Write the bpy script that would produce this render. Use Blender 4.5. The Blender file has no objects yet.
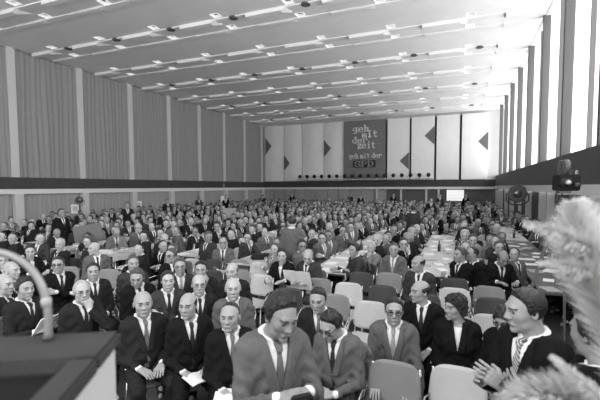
import bpy, math, random
import numpy as np
from mathutils import Vector, Matrix, Euler

random.seed(7)
RNG = np.random.default_rng(7)
SC = bpy.context.scene
COL = SC.collection
R = math.radians

# ------------------------------------------------------------------ camera, world, light, exposure
cam_d = bpy.data.cameras.new('camera')
cam = bpy.data.objects.new('camera', cam_d)
COL.objects.link(cam)
SC.camera = cam
EYE = 2.25
cam.location = (0, 0, EYE)
cam.rotation_euler = (R(90 - 3.39), 0, R(21.93))
cam.rotation_mode = 'XYZ'
cam.rotation_euler = (Matrix.Rotation(R(21.93), 4, 'Z') @ Matrix.Rotation(R(90 - 3.39), 4, 'X') @ Matrix.Rotation(R(-0.22), 4, 'Z')).to_euler()
cam_d.sensor_width = 36
cam_d.lens = 398 / 600 * 36
cam_d.shift_y = 10.3 / 600
cam_d.clip_start = 0.05
cam_d.dof.use_dof = True
cam_d.dof.focus_distance = 6.0
cam_d.dof.aperture_fstop = 2.6

W = bpy.data.worlds.new('sky')
SC.world = W
W.use_nodes = True
bg = W.node_tree.nodes['Background']
bg.inputs[0].default_value = (1, 1, 1, 1)
bg.inputs[1].default_value = 1.75

SC.view_settings.view_transform = 'Standard'
SC.view_settings.look = 'None'
SC.view_settings.gamma = 1
SC.view_settings.use_curve_mapping = False
SC.view_settings.exposure = 0.40
SC.cycles.use_denoising = True
SC.cycles.max_bounces = 6
SC.cycles.diffuse_bounces = 4
SC.cycles.glossy_bounces = 2
SC.cycles.transparent_max_bounces = 8
SC.cycles.sample_clamp_indirect = 6


def area_light(name, loc, rot, sx, sy, power):
    l = bpy.data.lights.new(name, 'AREA')
    l.shape = 'RECTANGLE'
    l.size = sx
    l.size_y = sy
    l.energy = power
    o = bpy.data.objects.new(name, l)
    COL.objects.link(o)
    o.location = loc
    o.rotation_euler = rot
    return o


# hall measures (metres, hall axis = +Y, camera over the origin)
XL, XR, YB, ZC, BAY, Y0 = -16.44, 2.36, 32.17, 7.75, 3.04, 10.54
YF = -5.0     # the hall runs on behind the photographer
# daylight falling through the tall window wall
area_light('window_daylight', (XR + 5.0, 13.5, 4.2), (0, R(84), 0), 8.0, 46, 4600)
# fill light added above the rostrum, unseen, brightening the hall from the front
area_light('front_fill', (-5.5, -3.0, 6.6), (R(55), 0, 0), 12, 2.0, 420)

# ------------------------------------------------------------------ materials
MATS = {}


def mat(name, v, rough=0.7, noise=0.0, nscale=20, bump=0.0, bscale=60, metal=0.0, emit=0.0, stretch=None, spec=0.3):
    if name in MATS:
        return MATS[name]
    m = bpy.data.materials.new(name)
    m.use_nodes = True
    nt = m.node_tree
    b = nt.nodes['Principled BSDF']
    b.inputs['Base Color'].default_value = (v, v, v, 1)
    b.inputs['Roughness'].default_value = rough
    b.inputs['Metallic'].default_value = metal
    b.inputs['Specular IOR Level'].default_value = spec
    if emit:
        b.inputs['Emission Color'].default_value = (1, 1, 1, 1)
        b.inputs['Emission Strength'].default_value = emit
    if noise or bump:
        tc = nt.nodes.new('ShaderNodeTexCoord')
        mp = nt.nodes.new('ShaderNodeMapping')
        nt.links.new(tc.outputs['Object'], mp.inputs[0])
        if stretch:
            mp.inputs['Scale'].default_value = stretch
        if noise:
            n = nt.nodes.new('ShaderNodeTexNoise')
            n.inputs['Scale'].default_value = nscale
            n.inputs['Detail'].default_value = 4
            nt.links.new(mp.outputs[0], n.inputs['Vector'])
            r = nt.nodes.new('ShaderNodeMapRange')
            r.inputs['From Min'].default_value = 0.3
            r.inputs['From Max'].default_value = 0.7
            r.inputs['To Min'].default_value = v * (1 - noise)
            r.inputs['To Max'].default_value = v * (1 + noise)
            nt.links.new(n.outputs[0], r.inputs[0])
            nt.links.new(r.outputs[0], b.inputs['Base Color'])
        if bump:
            n2 = nt.nodes.new('ShaderNodeTexNoise')
            n2.inputs['Scale'].default_value = bscale
            n2.inputs['Detail'].default_value = 3
            nt.links.new(mp.outputs[0], n2.inputs['Vector'])
            bp = nt.nodes.new('ShaderNodeBump')
            bp.inputs['Strength'].default_value = bump
            bp.inputs['Distance'].default_value = 0.02
            nt.links.new(n2.outputs[0], bp.inputs['Height'])
            nt.links.new(bp.outputs[0], b.inputs['Normal'])
    MATS[name] = m
    return m


def stripe_mat(name, a, bcol, scale, rot=0.7):
    m = mat(name, a)
    nt = m.node_tree
    b = nt.nodes['Principled BSDF']
    tc = nt.nodes.new('ShaderNodeTexCoord')
    mp = nt.nodes.new('ShaderNodeMapping')
    mp.inputs['Rotation'].default_value = (0, rot, 0)
    w = nt.nodes.new('ShaderNodeTexWave')
    w.inputs['Scale'].default_value = scale
    cr = nt.nodes.new('ShaderNodeValToRGB')
    cr.color_ramp.elements[0].color = (a, a, a, 1)
    cr.color_ramp.elements[0].position = 0.45
    cr.color_ramp.elements[1].color = (bcol, bcol, bcol, 1)
    cr.color_ramp.elements[1].position = 0.55
    nt.links.new(tc.outputs['Object'], mp.inputs[0])
    nt.links.new(mp.outputs[0], w.inputs[0])
    nt.links.new(w.outputs[0], cr.inputs[0])
    nt.links.new(cr.outputs[0], b.inputs['Base Color'])
    return m


M_CEIL = mat('ceiling_plaster', 0.85, 0.9, 0.03, 1.5)
M_CURT = mat('grey_curtain_cloth', 0.25, 0.9, 0.10, 30, stretch=(1, 4, 0.3))
M_CURT_LOW = mat('lower_curtain_cloth', 0.30, 0.9, 0.10, 30, stretch=(1, 4, 0.3))
M_COL = mat('white_column_paint', 0.50, 0.6)
M_BAND = mat('dark_gallery_band', 0.045, 0.6, 0.1, 3)
M_BANDR = mat('dark_parapet_paint', 0.07, 0.6, 0.1, 3)
M_STRIP = mat('white_ledge_paint', 0.62, 0.6)
M_FLOOR = mat('hall_floor', 0.10, 0.5, 0.2, 2)
M_WALL = mat('wall_paint', 0.45, 0.8, 0.03, 2)
M_WALLD = mat('dark_wall_panelling', 0.10, 0.7, 0.15, 6, stretch=(6, 6, 0.4))
M_PANEL = mat('pale_wall_panel', 0.72, 0.8, 0.03, 2)
M_BANNER = mat('banner_grey_cloth', 0.17, 0.9, 0.05, 10)
M_TRI = mat('pennant_grey', 0.13, 0.9)
M_LETTER = mat('white_lettering', 0.80, 0.7)
M_BLACK = mat('matt_black', 0.012, 0.6)
M_METAL = mat('steel_tube', 0.55, 0.25, metal=0.9)
M_DARKMETAL = mat('dark_steel', 0.06, 0.4, metal=0.4)
M_CHL = mat('pale_seat_shell', 0.46, 0.5, 0.05, 8)
M_CHM = mat('mid_seat_shell', 0.20, 0.5, 0.05, 8)
M_CHD = mat('dark_seat_shell', 0.045, 0.5, 0.05, 8)
M_PAPER = mat('white_paper', 0.72, 0.8, 0.04, 9)
M_TABLE = mat('table_wood', 0.07, 0.5, 0.15, 6)
M_CLOTH = mat('table_paper_cover', 0.46, 0.85, 0.05, 6)
M_GLASSV = mat('bottle_glass', 0.05, 0.1, spec=0.8)
M_SKINS = [mat('skin_a', 0.30, 0.55, 0.06, 30), mat('skin_b', 0.23, 0.55, 0.06, 30), mat('skin_c', 0.37, 0.55, 0.06, 30)]
M_EYE = mat('eye_dark', 0.04, 0.2)
M_LIP = mat('lip_tone', 0.15, 0.5)
M_SHIRT = mat('shirt_white', 0.74, 0.8, 0, bump=0.2, bscale=30)
M_SHOE = mat('shoe_leather', 0.015, 0.3)
SUITS = {
    'black': mat('suit_black', 0.008, 0.85, 0.15, 60, 0.35, 14, spec=.12),
    'dark': mat('suit_dark', 0.017, 0.85, 0.15, 60, 0.35, 14, spec=.12),
    'charcoal': mat('suit_charcoal', 0.038, 0.85, 0.2, 60, 0.35, 14, spec=.12),
    'grey': mat('suit_grey', 0.10, 0.85, 0.1, 70, 0.35, 14),
    'light': mat('suit_light_grey', 0.17, 0.85, 0.1, 70, 0.35, 14),
}
HAIRS = {'dark': mat('hair_dark', 0.012, 0.3, 0.4, 50, 0.8, 60, stretch=(1, 5, 1), spec=.6),
         'brown': mat('hair_brown', 0.025, 0.5, 0.4, 50, 0.8, 60, stretch=(1, 5, 1)),
         'grey': mat('hair_grey', 0.085, 0.5, 0.3, 50, 0.8, 60, stretch=(1, 5, 1)),
         'white': mat('hair_white', 0.42, 0.5, 0.2, 50, 0.8, 60, stretch=(1, 5, 1))}
TIES = {'dark': mat('tie_dark', 0.02), 'grey': mat('tie_grey', 0.12), 'pale': mat('tie_pale', 0.3),
        'striped': stripe_mat('tie_striped', 0.08, 0.5, 22)}


# ------------------------------------------------------------------ mesh helpers
class MB:
    """collects quads/tris, then links them as one mesh object"""

    def __init__(s):
        s.v, s.f, s.mi = [], [], []

    def add(s, vs, fs, mi=0):
        n = len(s.v)
        s.v += [tuple(v) for v in vs]
        s.f += [tuple(i + n for i in f) for f in fs]
        s.mi += [mi] * len(fs)
        return s

    def box(s, x0, x1, y0, y1, z0, z1, mi=0, M=None):
        vs = [Vector((x, y, z)) for x in (x0, x1) for y in (y0, y1) for z in (z0, z1)]
        if M is not None:
            vs = [M @ v for v in vs]
        return s.add(vs, [(0, 1, 3, 2), (4, 6, 7, 5), (0, 4, 5, 1), (2, 3, 7, 6), (0, 2, 6, 4), (1, 5, 7, 3)], mi)

    def rbox(s, x0, x1, y0, y1, z0, z1, r=0.01, mi=0, M=None):
        """box with chamfered vertical and horizontal edges"""
        import bmesh
        bm = bmesh.new()
        bmesh.ops.create_cube(bm, size=1)
        for v in bm.verts:
            v.co = Vector(((x0 + x1) / 2 + v.co.x * (x1 - x0), (y0 + y1) / 2 + v.co.y * (y1 - y0), (z0 + z1) / 2 + v.co.z * (z1 - z0)))
        bmesh.ops.bevel(bm, geom=list(bm.edges), offset=r, segments=2, affect='EDGES')
        bm.verts.index_update()
        vs = [(M @ v.co if M is not None else v.co.copy()) for v in bm.verts]
        fs = [tuple(v.index for v in f.verts) for f in bm.faces]
        bm.free()
        return s.add(vs, fs, mi)

    def tube(s, pts, r, n=8, mi=0, cap=True):
        pts = [Vector(p) for p in pts]
        rs = r if isinstance(r, (list, tuple)) else [r] * len(pts)
        vs, fs = [], []
        up = None
        for i, p in enumerate(pts):
            t = (pts[min(i + 1, len(pts) - 1)] - pts[max(i - 1, 0)]).normalized()
            if up is None:
                up = Vector((0, 0, 1)) if abs(t.z) < 0.9 else Vector((0, 1, 0))
            a = t.cross(up)
            if a.length < 1e-5:
                a = t.cross(Vector((1, 0, 0)))
            a.normalize()
            b = a.cross(t).normalized()
            up = b
            for k in range(n):
                q = 2 * math.pi * k / n
                vs.append(p + (a * math.cos(q) + b * math.sin(q)) * rs[i])
        for i in range(len(pts) - 1):
            for k in range(n):
                k2 = (k + 1) % n
                fs.append((i * n + k, i * n + k2, (i + 1) * n + k2, (i + 1) * n + k))
        if cap:
            fs.append(tuple(range(n))[::-1])
            fs.append(tuple((len(pts) - 1) * n + k for k in range(n)))
        return s.add(vs, fs, mi)

    def lathe(s, prof, n=16, M=None, mi=0):
        vs, fs = [], []
        for r, z in prof:
            for k in range(n):
                q = 2 * math.pi * k / n
                v = Vector((r * math.cos(q), r * math.sin(q), z))
                vs.append(M @ v if M is not None else v)
        for i in range(len(prof) - 1):
            for k in range(n):
                k2 = (k + 1) % n
                fs.append((i * n + k, i * n + k2, (i + 1) * n + k2, (i + 1) * n + k))
        fs.append(tuple(range(n))[::-1])
        fs.append(tuple((len(prof) - 1) * n + k for k in range(n)))
        return s.add(vs, fs, mi)

    def mesh(s, name, smooth=False):
        me = bpy.data.meshes.new(name)
        me.from_pydata(s.v, [], s.f)
        me.polygons.foreach_set('material_index', s.mi)
        if smooth:
            me.polygons.foreach_set('use_smooth', [True] * len(s.f))
        me.update()
        return me

    def build(s, name, mats, parent=None, smooth=False, loc=None):
        me = s.mesh(name, smooth)
        return link(name, me, mats, parent, loc)


def link(name, me, mats, parent=None, loc=None):
    if not isinstance(mats, (list, tuple)):
        mats = [mats]
    if not len(me.materials):
        for m in mats:
            me.materials.append(m)
    o = bpy.data.objects.new(name, me)
    COL.objects.link(o)
    if parent is not None:
        o.parent = parent
    if loc is not None:
        o.location = loc
    return o


def set_mats(o, mats):
    for i, m in enumerate(mats):
        if m is not None and i < len(o.material_slots):
            o.material_slots[i].link = 'OBJECT'
            o.material_slots[i].material = m


def tag(o, label=None, cat=None, group=None, kind=None):
    if label:
        o['label'] = label
    if cat:
        o['category'] = cat
    if group:
        o['group'] = group
    if kind:
        o['kind'] = kind
    return o


def empty(name, loc=(0, 0, 0), rz=0, label=None, cat=None, group=None):
    o = bpy.data.objects.new(name, None)
    o.empty_display_size = 0.1
    COL.objects.link(o)
    o.location = loc
    o.rotation_euler = (0, 0, rz)
    return tag(o, label, cat, group)


def copy_tree(o, parent=None):
    c = o.copy()
    COL.objects.link(c)
    if parent is not None:
        c.parent = parent
    for ch in o.children:
        copy_tree(ch, c)
    return c


def struct(o):
    o['kind'] = 'structure'
    return o


_ca = (math.cos(R(21.93)), math.sin(R(21.93)), math.cos(R(3.39)), math.sin(R(3.39)), math.cos(R(-.22)), math.sin(R(-.22)))


def unp(x, y, z):
    """the point of height z on the sight line of a pixel of the 600x400 picture"""
    c, s, cp, sp, cr, sr = _ca
    dx, dy = x - 300, y - 200 - 10.3
    X, Yd = dx * cr + dy * sr, -dx * sr + dy * cr
    fw, up = 398 * cp - Yd * sp, -398 * sp - Yd * cp
    t = (z - EYE) / up
    return ((X * c - fw * s) * t, (X * s + fw * c) * t)


def to_px(x, y, z):
    c, s, cp, sp, cr, sr = _ca
    r = x * c + y * s
    fw = -x * s + y * c
    zz = z - EYE
    d = fw * cp - zz * sp
    u = fw * sp + zz * cp
    if d < 0.05:
        return (-999, -999, d)
    return (300 + 398 * r / d, 210.3 - 398 * u / d, d)


# ------------------------------------------------------------------ the hall
struct(MB().box(XL - 1.5, XR + 1.5, YF, YB + 0.6, -0.2, 0).build('floor', M_FLOOR))

# ceiling: plaster slab with two rows of shallow stepped baffles per bay
cb = MB()
LAMP_X = [0.2 - 2.53 * i for i in range(7)]
LAMP_Y = sorted([yo + BAY * k - .12 for k in range(-1, 7) for yo in (11.3, 12.28)])
LH = 0.15
ycuts = [YF] + [v for y in LAMP_Y for v in (y - LH, y + LH)] + [YB + .6]
for j in range(len(ycuts) - 1):
    ya_, yb_ = ycuts[j], ycuts[j + 1]
    if j % 2 == 0:
        segs = [(XL - .6, XR + .6)]
    else:
        xc = [XL - .6] + [v for x in sorted(LAMP_X) for v in (x - LH, x + LH)] + [XR + .6]
        segs = [(xc[q], xc[q + 1]) for q in range(0, len(xc), 2)]
    for xa_, xb_ in segs:
        cb.add([(xa_, ya_, ZC), (xb_, ya_, ZC), (xb_, yb_, ZC), (xa_, yb_, ZC)], [(0, 3, 2, 1)])
cb.box(XL - .6, XR + .6, YF, YB + .6, ZC + .3, ZC + .5)
BX = [1.25 - 2.56 * k for k in range(8)]


def wedge(mb, x0, x1, y, h, d):
    """shallow baffle: steep at its curtain-side end, fading out towards the windows"""
    xm = max(x0 + .1, x1 - .22)
    vs = []
    for x, q in ((x0, 1.0), (xm, .95), (x1, .08)):
        vs += [(x, y, ZC + .02), (x, y, ZC - h * q), (x, y + d * .3, ZC - h * q), (x, y + d, ZC + .02)]
    fs = [(0, 1, 2, 3), (8, 11, 10, 9)]
    for i in (0, 4):
        fs += [(i, i + 4, i + 5, i + 1), (i + 1, i + 5, i + 6, i + 2), (i + 2, i + 6, i + 7, i + 3)]
    mb.add(vs, fs)


for k in range(-1, 8):
    ya, yb = 11.38 + BAY * k, 12.30 + BAY * k
    for i, bx in enumerate(BX):
        x1 = min(bx + 1.45, XR + .05)
        if bx > 1:
            x1 = XR + .05
        x0 = max(bx, XL)
        wedge(cb, x0, x1, ya, 0.12, 0.6)
        wedge(cb, x0, x1, yb, 0.06, 0.5)
    # long shallow steps across the hall
    wedge(cb, XL, XR, ya + 0.02, 0.035, 0.5)
    wedge(cb, XL, XR, yb + 0.02, 0.03, 0.6)
struct(cb.build('ceiling', M_CEIL))

# left wall: gallery band, white ledge, pleated curtains between columns
struct(MB().box(XL - 0.5, XL - 0.25, YF, YB + .3, 0, ZC).build('wall_left', M_WALL))
lb = struct(MB().box(XL - .3, XL + 0.05, YF, YB, 2.20, 2.67).build('trim_1', M_BAND))
struct(MB().box(XL - .3, XL + 0.12, YF, YB, 2.0, 2.195).build('trim_2', M_STRIP))


def curtain(name, p0, p1, z0, z1, m, label, group, amp=0.06, per=0.24, seed=0, nrm=(1, 0)):
    rnd = random.Random(seed)
    p0, p1 = Vector(p0), Vector(p1)
    L = (p1 - p0).length
    n = int(L / 0.035)
    mb = MB()
    t = (p1 - p0) / L
    nn = Vector(nrm)
    ph, f1, f2 = rnd.random() * 6, rnd.uniform(.8, 1.2), rnd.uniform(1.7, 2.3)
    rows = 5
    vs, fs = [], []
    for j in range(rows + 1):
        w = j / rows
        z = z1 + (z0 - z1) * w
        for i in range(n + 1):
            s_ = i / n * L
            a = amp * (0.6 + 0.6 * w) * (math.sin(2 * math.pi * s_ / per * f1 + ph + .9 * math.sin(s_ * 2.1 + ph)) * 0.6
                                          + 0.5 * math.sin(2 * math.pi * s_ / (per * f2) + ph * 2 + w * 1.3) + .8 * math.sin(s_ * 4.1 + ph * 3))
            p = p0 + t * (s_ + 0.03 * math.sin(5 * w + s_ * 3)) + nn * a
            vs.append((p.x, p.y, z))
    for j in range(rows):
        for i in range(n):
            a = j * (n + 1) + i
            fs.append((a, a + 1, a + n + 2, a + n + 1))
    mb.add(vs, fs)
    o = mb.build(name, m, smooth=True)
    tag(o, label, 'curtain', group)
    return o


ORD = ['first', 'second', 'third', 'fourth', 'fifth', 'sixth', 'seventh', 'eighth', 'ninth', 'tenth', 'eleventh', 'twelfth', 'thirteenth', 'fourteenth',
       'fifteenth', 'sixteenth', 'seventeenth', 'eighteenth', 'nineteenth', 'twentieth'] + ['twenty-' + w for w in ('first', 'second', 'third', 'fourth', 'fifth', 'sixth', 'seventh', 'eighth', 'ninth')] + ['thirtieth'] * 20
for k in range(8, -3, -1):
    y = Y0 + BAY * k
    if y > YB:
        continue
    struct(MB().box(XL - .22, XL + 0.0, y - .16, y + .16, 2.67, ZC + .02).build('column_%d' % (8 - k), M_COL))
    struct(MB().box(XL - .02, XL + 0.16, y - .17, y + .17, 0, 2.0).build('column_low_%d' % (8 - k), M_COL))
kk = 0
for k in range(7, -3, -1):
    ya, yb_ = Y0 + BAY * k + .16, min(Y0 + BAY * (k + 1) - .16, YB)
    if yb_ < 6:
        continue
    curtain('wall_curtain', (XL - .08, ya), (XL - .08, yb_), 2.66, ZC - 0.03, M_CURT,
            'tall pleated grey curtain, %s bay of the long wall counted from the far end' % ORD[kk], 'tall curtains above the ledge', 0.045, 0.26, k)
    curtain('lower_curtain', (XL - .05, ya), (XL - .05, yb_), 0.02, 2.05, M_CURT_LOW,
            'low grey curtain under the white ledge, %s bay from the far end' % ORD[kk], 'low curtains under the ledge', 0.02, 0.20, k + 50)
    kk += 1

# back wall
struct(MB().box(XL - .5, XR + .6, YB + .05, YB + .4, 0, ZC).build('wall_back', M_WALL))
struct(MB().box(XL, XR, YB - .12, YB + .06, 2.20, 2.72).build('trim_3', M_BAND))
struct(MB().box(XL, XR, YB - .25, YB + .06, 2.03, 2.20).build('trim_4', M_STRIP))
px = [(-16.29, -14.47), (-14.41, -12.77), (-12.71, -10.78), (-10.72, -9.03)]
for i, (a, b) in enumerate(px):
    # bowed cloth panels
    mb = MB()
    n = 10
    vs, fs = [], []
    for j in range(n + 1):
        u = j / n
        x = a + (b - a) * u
        y = YB - .02 - 0.10 * math.sin(math.pi * u)
        vs += [(x, y, 2.74), (x, y, 7.58)]
    for j in range(n):
        fs.append((2 * j, 2 * j + 2, 2 * j + 3, 2 * j + 1))
    vs2 = [(v[0], YB + .04, v[2]) for v in vs]
    m_ = len(vs)
    fs2 = [tuple(q + m_ for q in f)[::-1] for f in fs] + [(0, 1, m_ + 1, m_), (2 * n, m_ + 2 * n, m_ + 2 * n + 1, 2 * n + 1)]
    fs2 += [(2 * j + 1, 2 * j + 3, m_ + 2 * j + 3, m_ + 2 * j + 1) for j in range(n)]
    mb.add(vs + vs2, fs + fs2)
    tag(mb.build('wall_panel', M_PANEL), 'bowed pale panel on the end wall, %s from the curtained side' % ORD[i], 'wall panel', 'pale panels of the end wall')
for i, (a, b) in enumerate([(-5.42, -3.74), (-3.58, -1.90), (-1.74, -.14), (.03, 1.80)]):
    mb = MB().rbox(a, b, YB - .16, YB + .03, 2.74, 7.56, .02)
    mb.box(a - .12, a - .02, YB - .04, YB + .02, 2.74, 7.5, 1)
    tag(mb.build('wall_panel', [M_PANEL, M_BLACK]), 'flat pale panel on the end wall, %s counted from the grey banner' % ORD[i], 'wall panel', 'pale panels of the end wall')
ban = tag(MB().rbox(-9.0, -5.58, YB - .14, YB + .03, 2.74, 7.58, .02).build('slogan_banner', M_BANNER),
          'tall grey banner with white slogan lettering between the pale panels', 'banner')


def text(s, x, z, w, h, m, parent, y, name='lettering'):
    c = bpy.data.curves.new(name, 'FONT')
    c.body = s
    c.size = 1
    c.offset = 0.028
    c.extrude = 0.02
    o = bpy.data.objects.new(name, c)
    COL.objects.link(o)
    bpy.context.view_layer.update()
    dg = bpy.context.evaluated_depsgraph_get()
    me = bpy.data.meshes.new_from_object(o.evaluated_get(dg))
    bpy.data.objects.remove(o)
    co = np.array([v.co[:] for v in me.vertices])
    mn, mx = co.min(0), co.max(0)
    out = np.empty_like(co)
    out[:, 0] = x + (co[:, 0] - mn[0]) / (mx[0] - mn[0]) * w
    out[:, 1] = y - co[:, 2]
    out[:, 2] = z + (co[:, 1] - mn[1]) / (mx[1] - mn[1]) * h
    me.vertices.foreach_set('co', out.ravel())
    me.update()
    return link(name, me, m, parent)


def slab(mb, glyph, x, z, w, h, yo=.15):
    """slab-serif letters from strokes; glyph space 0..1 wide, x-height 0..1, ascender 1.5, descender -0.5"""
    G = {
        'g': [[(.72, .85), (.35, 1), (.12, .75), (.12, .4), (.35, .2), (.72, .35)], [(.6, 1), (1, 1.0)], [(.76, 1), (.78, -.15), (.5, -.4), (.12, -.32)]],
        'e': [[(.12, .55), (.86, .55), (.8, .9), (.5, 1), (.18, .85), (.1, .5), (.2, .12), (.55, 0), (.88, .15)]],
        'h': [[(.05, 1.5), (.25, 1.5), (.25, 0)], [(.05, 0), (.45, 0)], [(.25, .8), (.55, 1), (.78, .85), (.78, 0)], [(.6, 0), (1, 0)]],
        'm': [[(.02, 1), (.15, 1), (.15, 0)], [(.02, 0), (.28, 0)], [(.15, .85), (.35, 1), (.5, .85), (.5, 0)], [(.38, 0), (.62, 0)], [(.5, .85), (.7, 1), (.85, .85), (.85, 0)], [(.73, 0), (1, 0)]],
        'i': [[(.25, 1), (.5, 1), (.5, 0)], [(.2, 0), (.8, 0)], [(.5, 1.44), (.5, 1.5)]],
        't': [[(.4, 1.35), (.4, .2), (.55, 0), (.9, .1)], [(.1, 1), (.8, 1)]],
        'd': [[(.55, 1.5), (.78, 1.5), (.78, 0), (1, 0)], [(.78, .85), (.45, 1), (.12, .75), (.12, .25), (.45, 0), (.78, .15)]],
        'r': [[(.05, 1), (.3, 1), (.3, 0)], [(.08, 0), (.55, 0)], [(.3, .7), (.6, 1), (.92, .95), (.92, .75)]],
        'z': [[(.1, .75), (.1, 1), (.88, 1), (.12, 0), (.92, 0), (.92, .25)]],
        'S': [[(.85, 1.1), (.82, 1.38), (.5, 1.5), (.15, 1.35), (.12, 1.0), (.5, .78), (.88, .55), (.85, .15), (.5, 0), (.15, .12), (.12, .4)]],
        'P': [[(.05, 0), (.45, 0)], [(.25, 0), (.25, 1.5)], [(.05, 1.5), (.7, 1.5), (.9, 1.3), (.9, .9), (.7, .7), (.25, .7)]],
        'D': [[(.05, 0), (.6, 0), (.9, .3), (.9, 1.2), (.6, 1.5), (.05, 1.5)], [(.25, 0), (.25, 1.5)]],
    }
    for st in G[glyph]:
        for (ax, az), (bx, bz) in zip(st[:-1], st[1:]):
            A = Vector((x + ax * w, 0, z + az * h))
            B = Vector((x + bx * w, 0, z + bz * h))
            dv = B - A
            L = dv.length
            vertical = abs(dv.z) > abs(dv.x)
            th = w * (0.125 if vertical else 0.07)
            d = dv.normalized()
            n = Vector((-d.z, 0, d.x)) * th
            A2, B2 = A - d * th * .8, B + d * th * .8
            y = YB - yo
            vs = []
            for P in (A2 - n, A2 + n, B2 + n, B2 - n):
                vs += [(P.x, y, P.z), (P.x, y - .03, P.z)]
            mb.add(vs, [(0, 2, 4, 6), (1, 7, 5, 3), (0, 1, 3, 2), (2, 3, 5, 4), (4, 5, 7, 6), (6, 7, 1, 0)])


def word(s, x, z, w, h, m, parent, yo=.15):
    mb = MB()
    gap = 0.0
    cw = w / len([c for c in s if c != ' '] + [0.0] * 0) if ' ' not in s else w / (len(s) - 0.5 * s.count(' '))
    cx = x
    for c in s:
        if c == ' ':
            cx += cw * .5
            continue
        slab(mb, c, cx, z, cw * .92, h, yo)
        cx += cw
    return mb.build('lettering', m, parent)


# slogan, measured on the end wall (12 px per metre)
word('geh', -8.22, 6.68, 1.35, .33, M_LETTER, ban)
word('mit', -7.47, 6.22, 1.3, .33, M_LETTER, ban)
word('der', -8.26, 5.76, 1.25, .33, M_LETTER, ban)
word('zeit', -7.83, 5.34, 1.5, .33, M_LETTER, ban)
word('geh mit der', -8.55, 4.56, 2.7, .24, M_LETTER, ban)
MB().rbox(-8.2, -6.35, YB - .17, YB - .14, 3.80, 4.36, .01).build('dark_plate', M_BLACK, ban)
word('SPD', -8.05, 3.88, 1.55, .27, mat('plate_letter_grey', .30), ban, .18)

# triangular pennants on the end wall
for (pts, lab) in [
    ([(-16.2, 6.6), (-16.2, 5.1), (-15.6, 5.85)], 'grey triangle pointing to the windows, at the corner by the curtains'),
    ([(-14.38, 5.0), (-14.38, 3.65), (-13.85, 4.3)], 'grey triangle low on the second pale panel'),
    ([(-10.7, 6.15), (-10.7, 4.75), (-10.1, 5.45)], 'grey triangle left of the grey slogan banner'),
    ([(-3.75, 4.9), (-3.75, 3.55), (-4.45, 4.25)], 'grey triangle right of the grey slogan banner'),
    ([(-1.9, 6.8), (-1.9, 5.4), (-2.6, 6.1)], 'grey triangle high beside the seam of the third flat panel'),
    ([(1.8, 6.2), (1.8, 4.8), (1.15, 5.5)], 'grey triangle on the panel next to the windows'),
]:
    mb = MB()
    yf = YB - .175 if pts[0][0] > -5 else YB - .13
    vs = [(x, yf, z) for x, z in pts] + [(x, yf + .013, z) for x, z in pts]
    mb.add(vs, [(0, 1, 2), (5, 4, 3), (0, 3, 4, 1), (1, 4, 5, 2), (2, 5, 3, 0)])
    tag(mb.build('pennant', M_TRI), lab, 'wall decoration', 'triangles on the end wall')

# row of small globe lamps along the top of the gallery band
for i in range(17):
    x = -12.75 + i * (12.75 - 2.26) / 16
    t = empty('rail_lamp', (x, YB - .52, 2.95), 0, 'small round lamp on the end wall rail, %s of seventeen from the curtained side' % ORD[i], 'lamp', 'lamps along the end wall rail')
    MB().lathe([(0.01, -.0), (.10, .03), (.15, .12), (.15, .2), (.10, .29), (.01, .32)], 12).build('shade', M_BLACK if i > 0 else M_BLACK, t, True)
    MB().tube([(0, .02, .02), (0, .22, -.18)], .03, 6).build('bracket', M_COL, t)
struct(MB().box(-13.1, -1.9, YB - .42, YB - .15, 2.80, 2.86).build('trim_5', M_COL))

# lower back wall: pale boards on the curtain side, dark doors towards the windows
mb = MB()
x = XL
while x < -6.4:
    mb.rbox(x + .02, x + .96, YB - .08, YB + .06, 0, 2.03, .015)
    x += 1.0
struct(mb.build('wall_back_boards', mat('lower_board_grey', .30, .8, .05, 3)))
struct(MB().box(-6.4, XR, YB - .06, YB + .06, 0, 2.03).build('wall_back_dark', M_WALLD))
for i, x in enumerate((-6.3, -4.4, -2.5, -1.6)):
    struct(MB().box(x, x + .14, YB - .16, YB - .02, 0, 2.03).build('column_back_%d' % i, M_COL))
wn = struct(MB().box(-.95, .25, YB - .12, YB - .04, 1.15, 1.98).build('window_9', mat('bright_pane', .8, .4, emit=.55)))
mb = MB()
for i in range(7):
    mb.box(-.95 + .2 * i - .012, -.95 + .2 * i + .012, YB - .15, YB - .12, 1.15, 1.98)
for j in range(5):
    mb.box(-.95, .25, YB - .15, YB - .12, 1.15 + .2 * j - .012, 1.15 + .2 * j + .012)
mb.build('glazing_bar', M_COL, wn)

# right wall: parapet, ledge, window wall with piers and sheer curtains
struct(MB().box(XR - .02, XR + .35, YF, YB, 2.27, 3.0).build('trim_6', M_BANDR))
struct(MB().box(XR - .08, XR + .35, YF, YB, 2.06, 2.27).build('trim_7', M_STRIP))
struct(MB().box(XR + .5, XR + .7, YF, YB, 0, 2.1).build('wall_right', M_WALLD))
struct(MB().box(XR + .1, XR + 1.2, YF, YB, ZC - .02, ZC + .2).build('trim_8', M_CEIL))
for i, y in enumerate((6.6, 8.2, 9.0, 10.54, 13.6, 15.2, 16.6, 19.7, 22.7, 25.7, 28.8)):
    struct(MB().box(XR + .28, XR + .5, y - .07, y + .07, 0, 2.06).build('column_right_%d' % i, M_COL))

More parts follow.
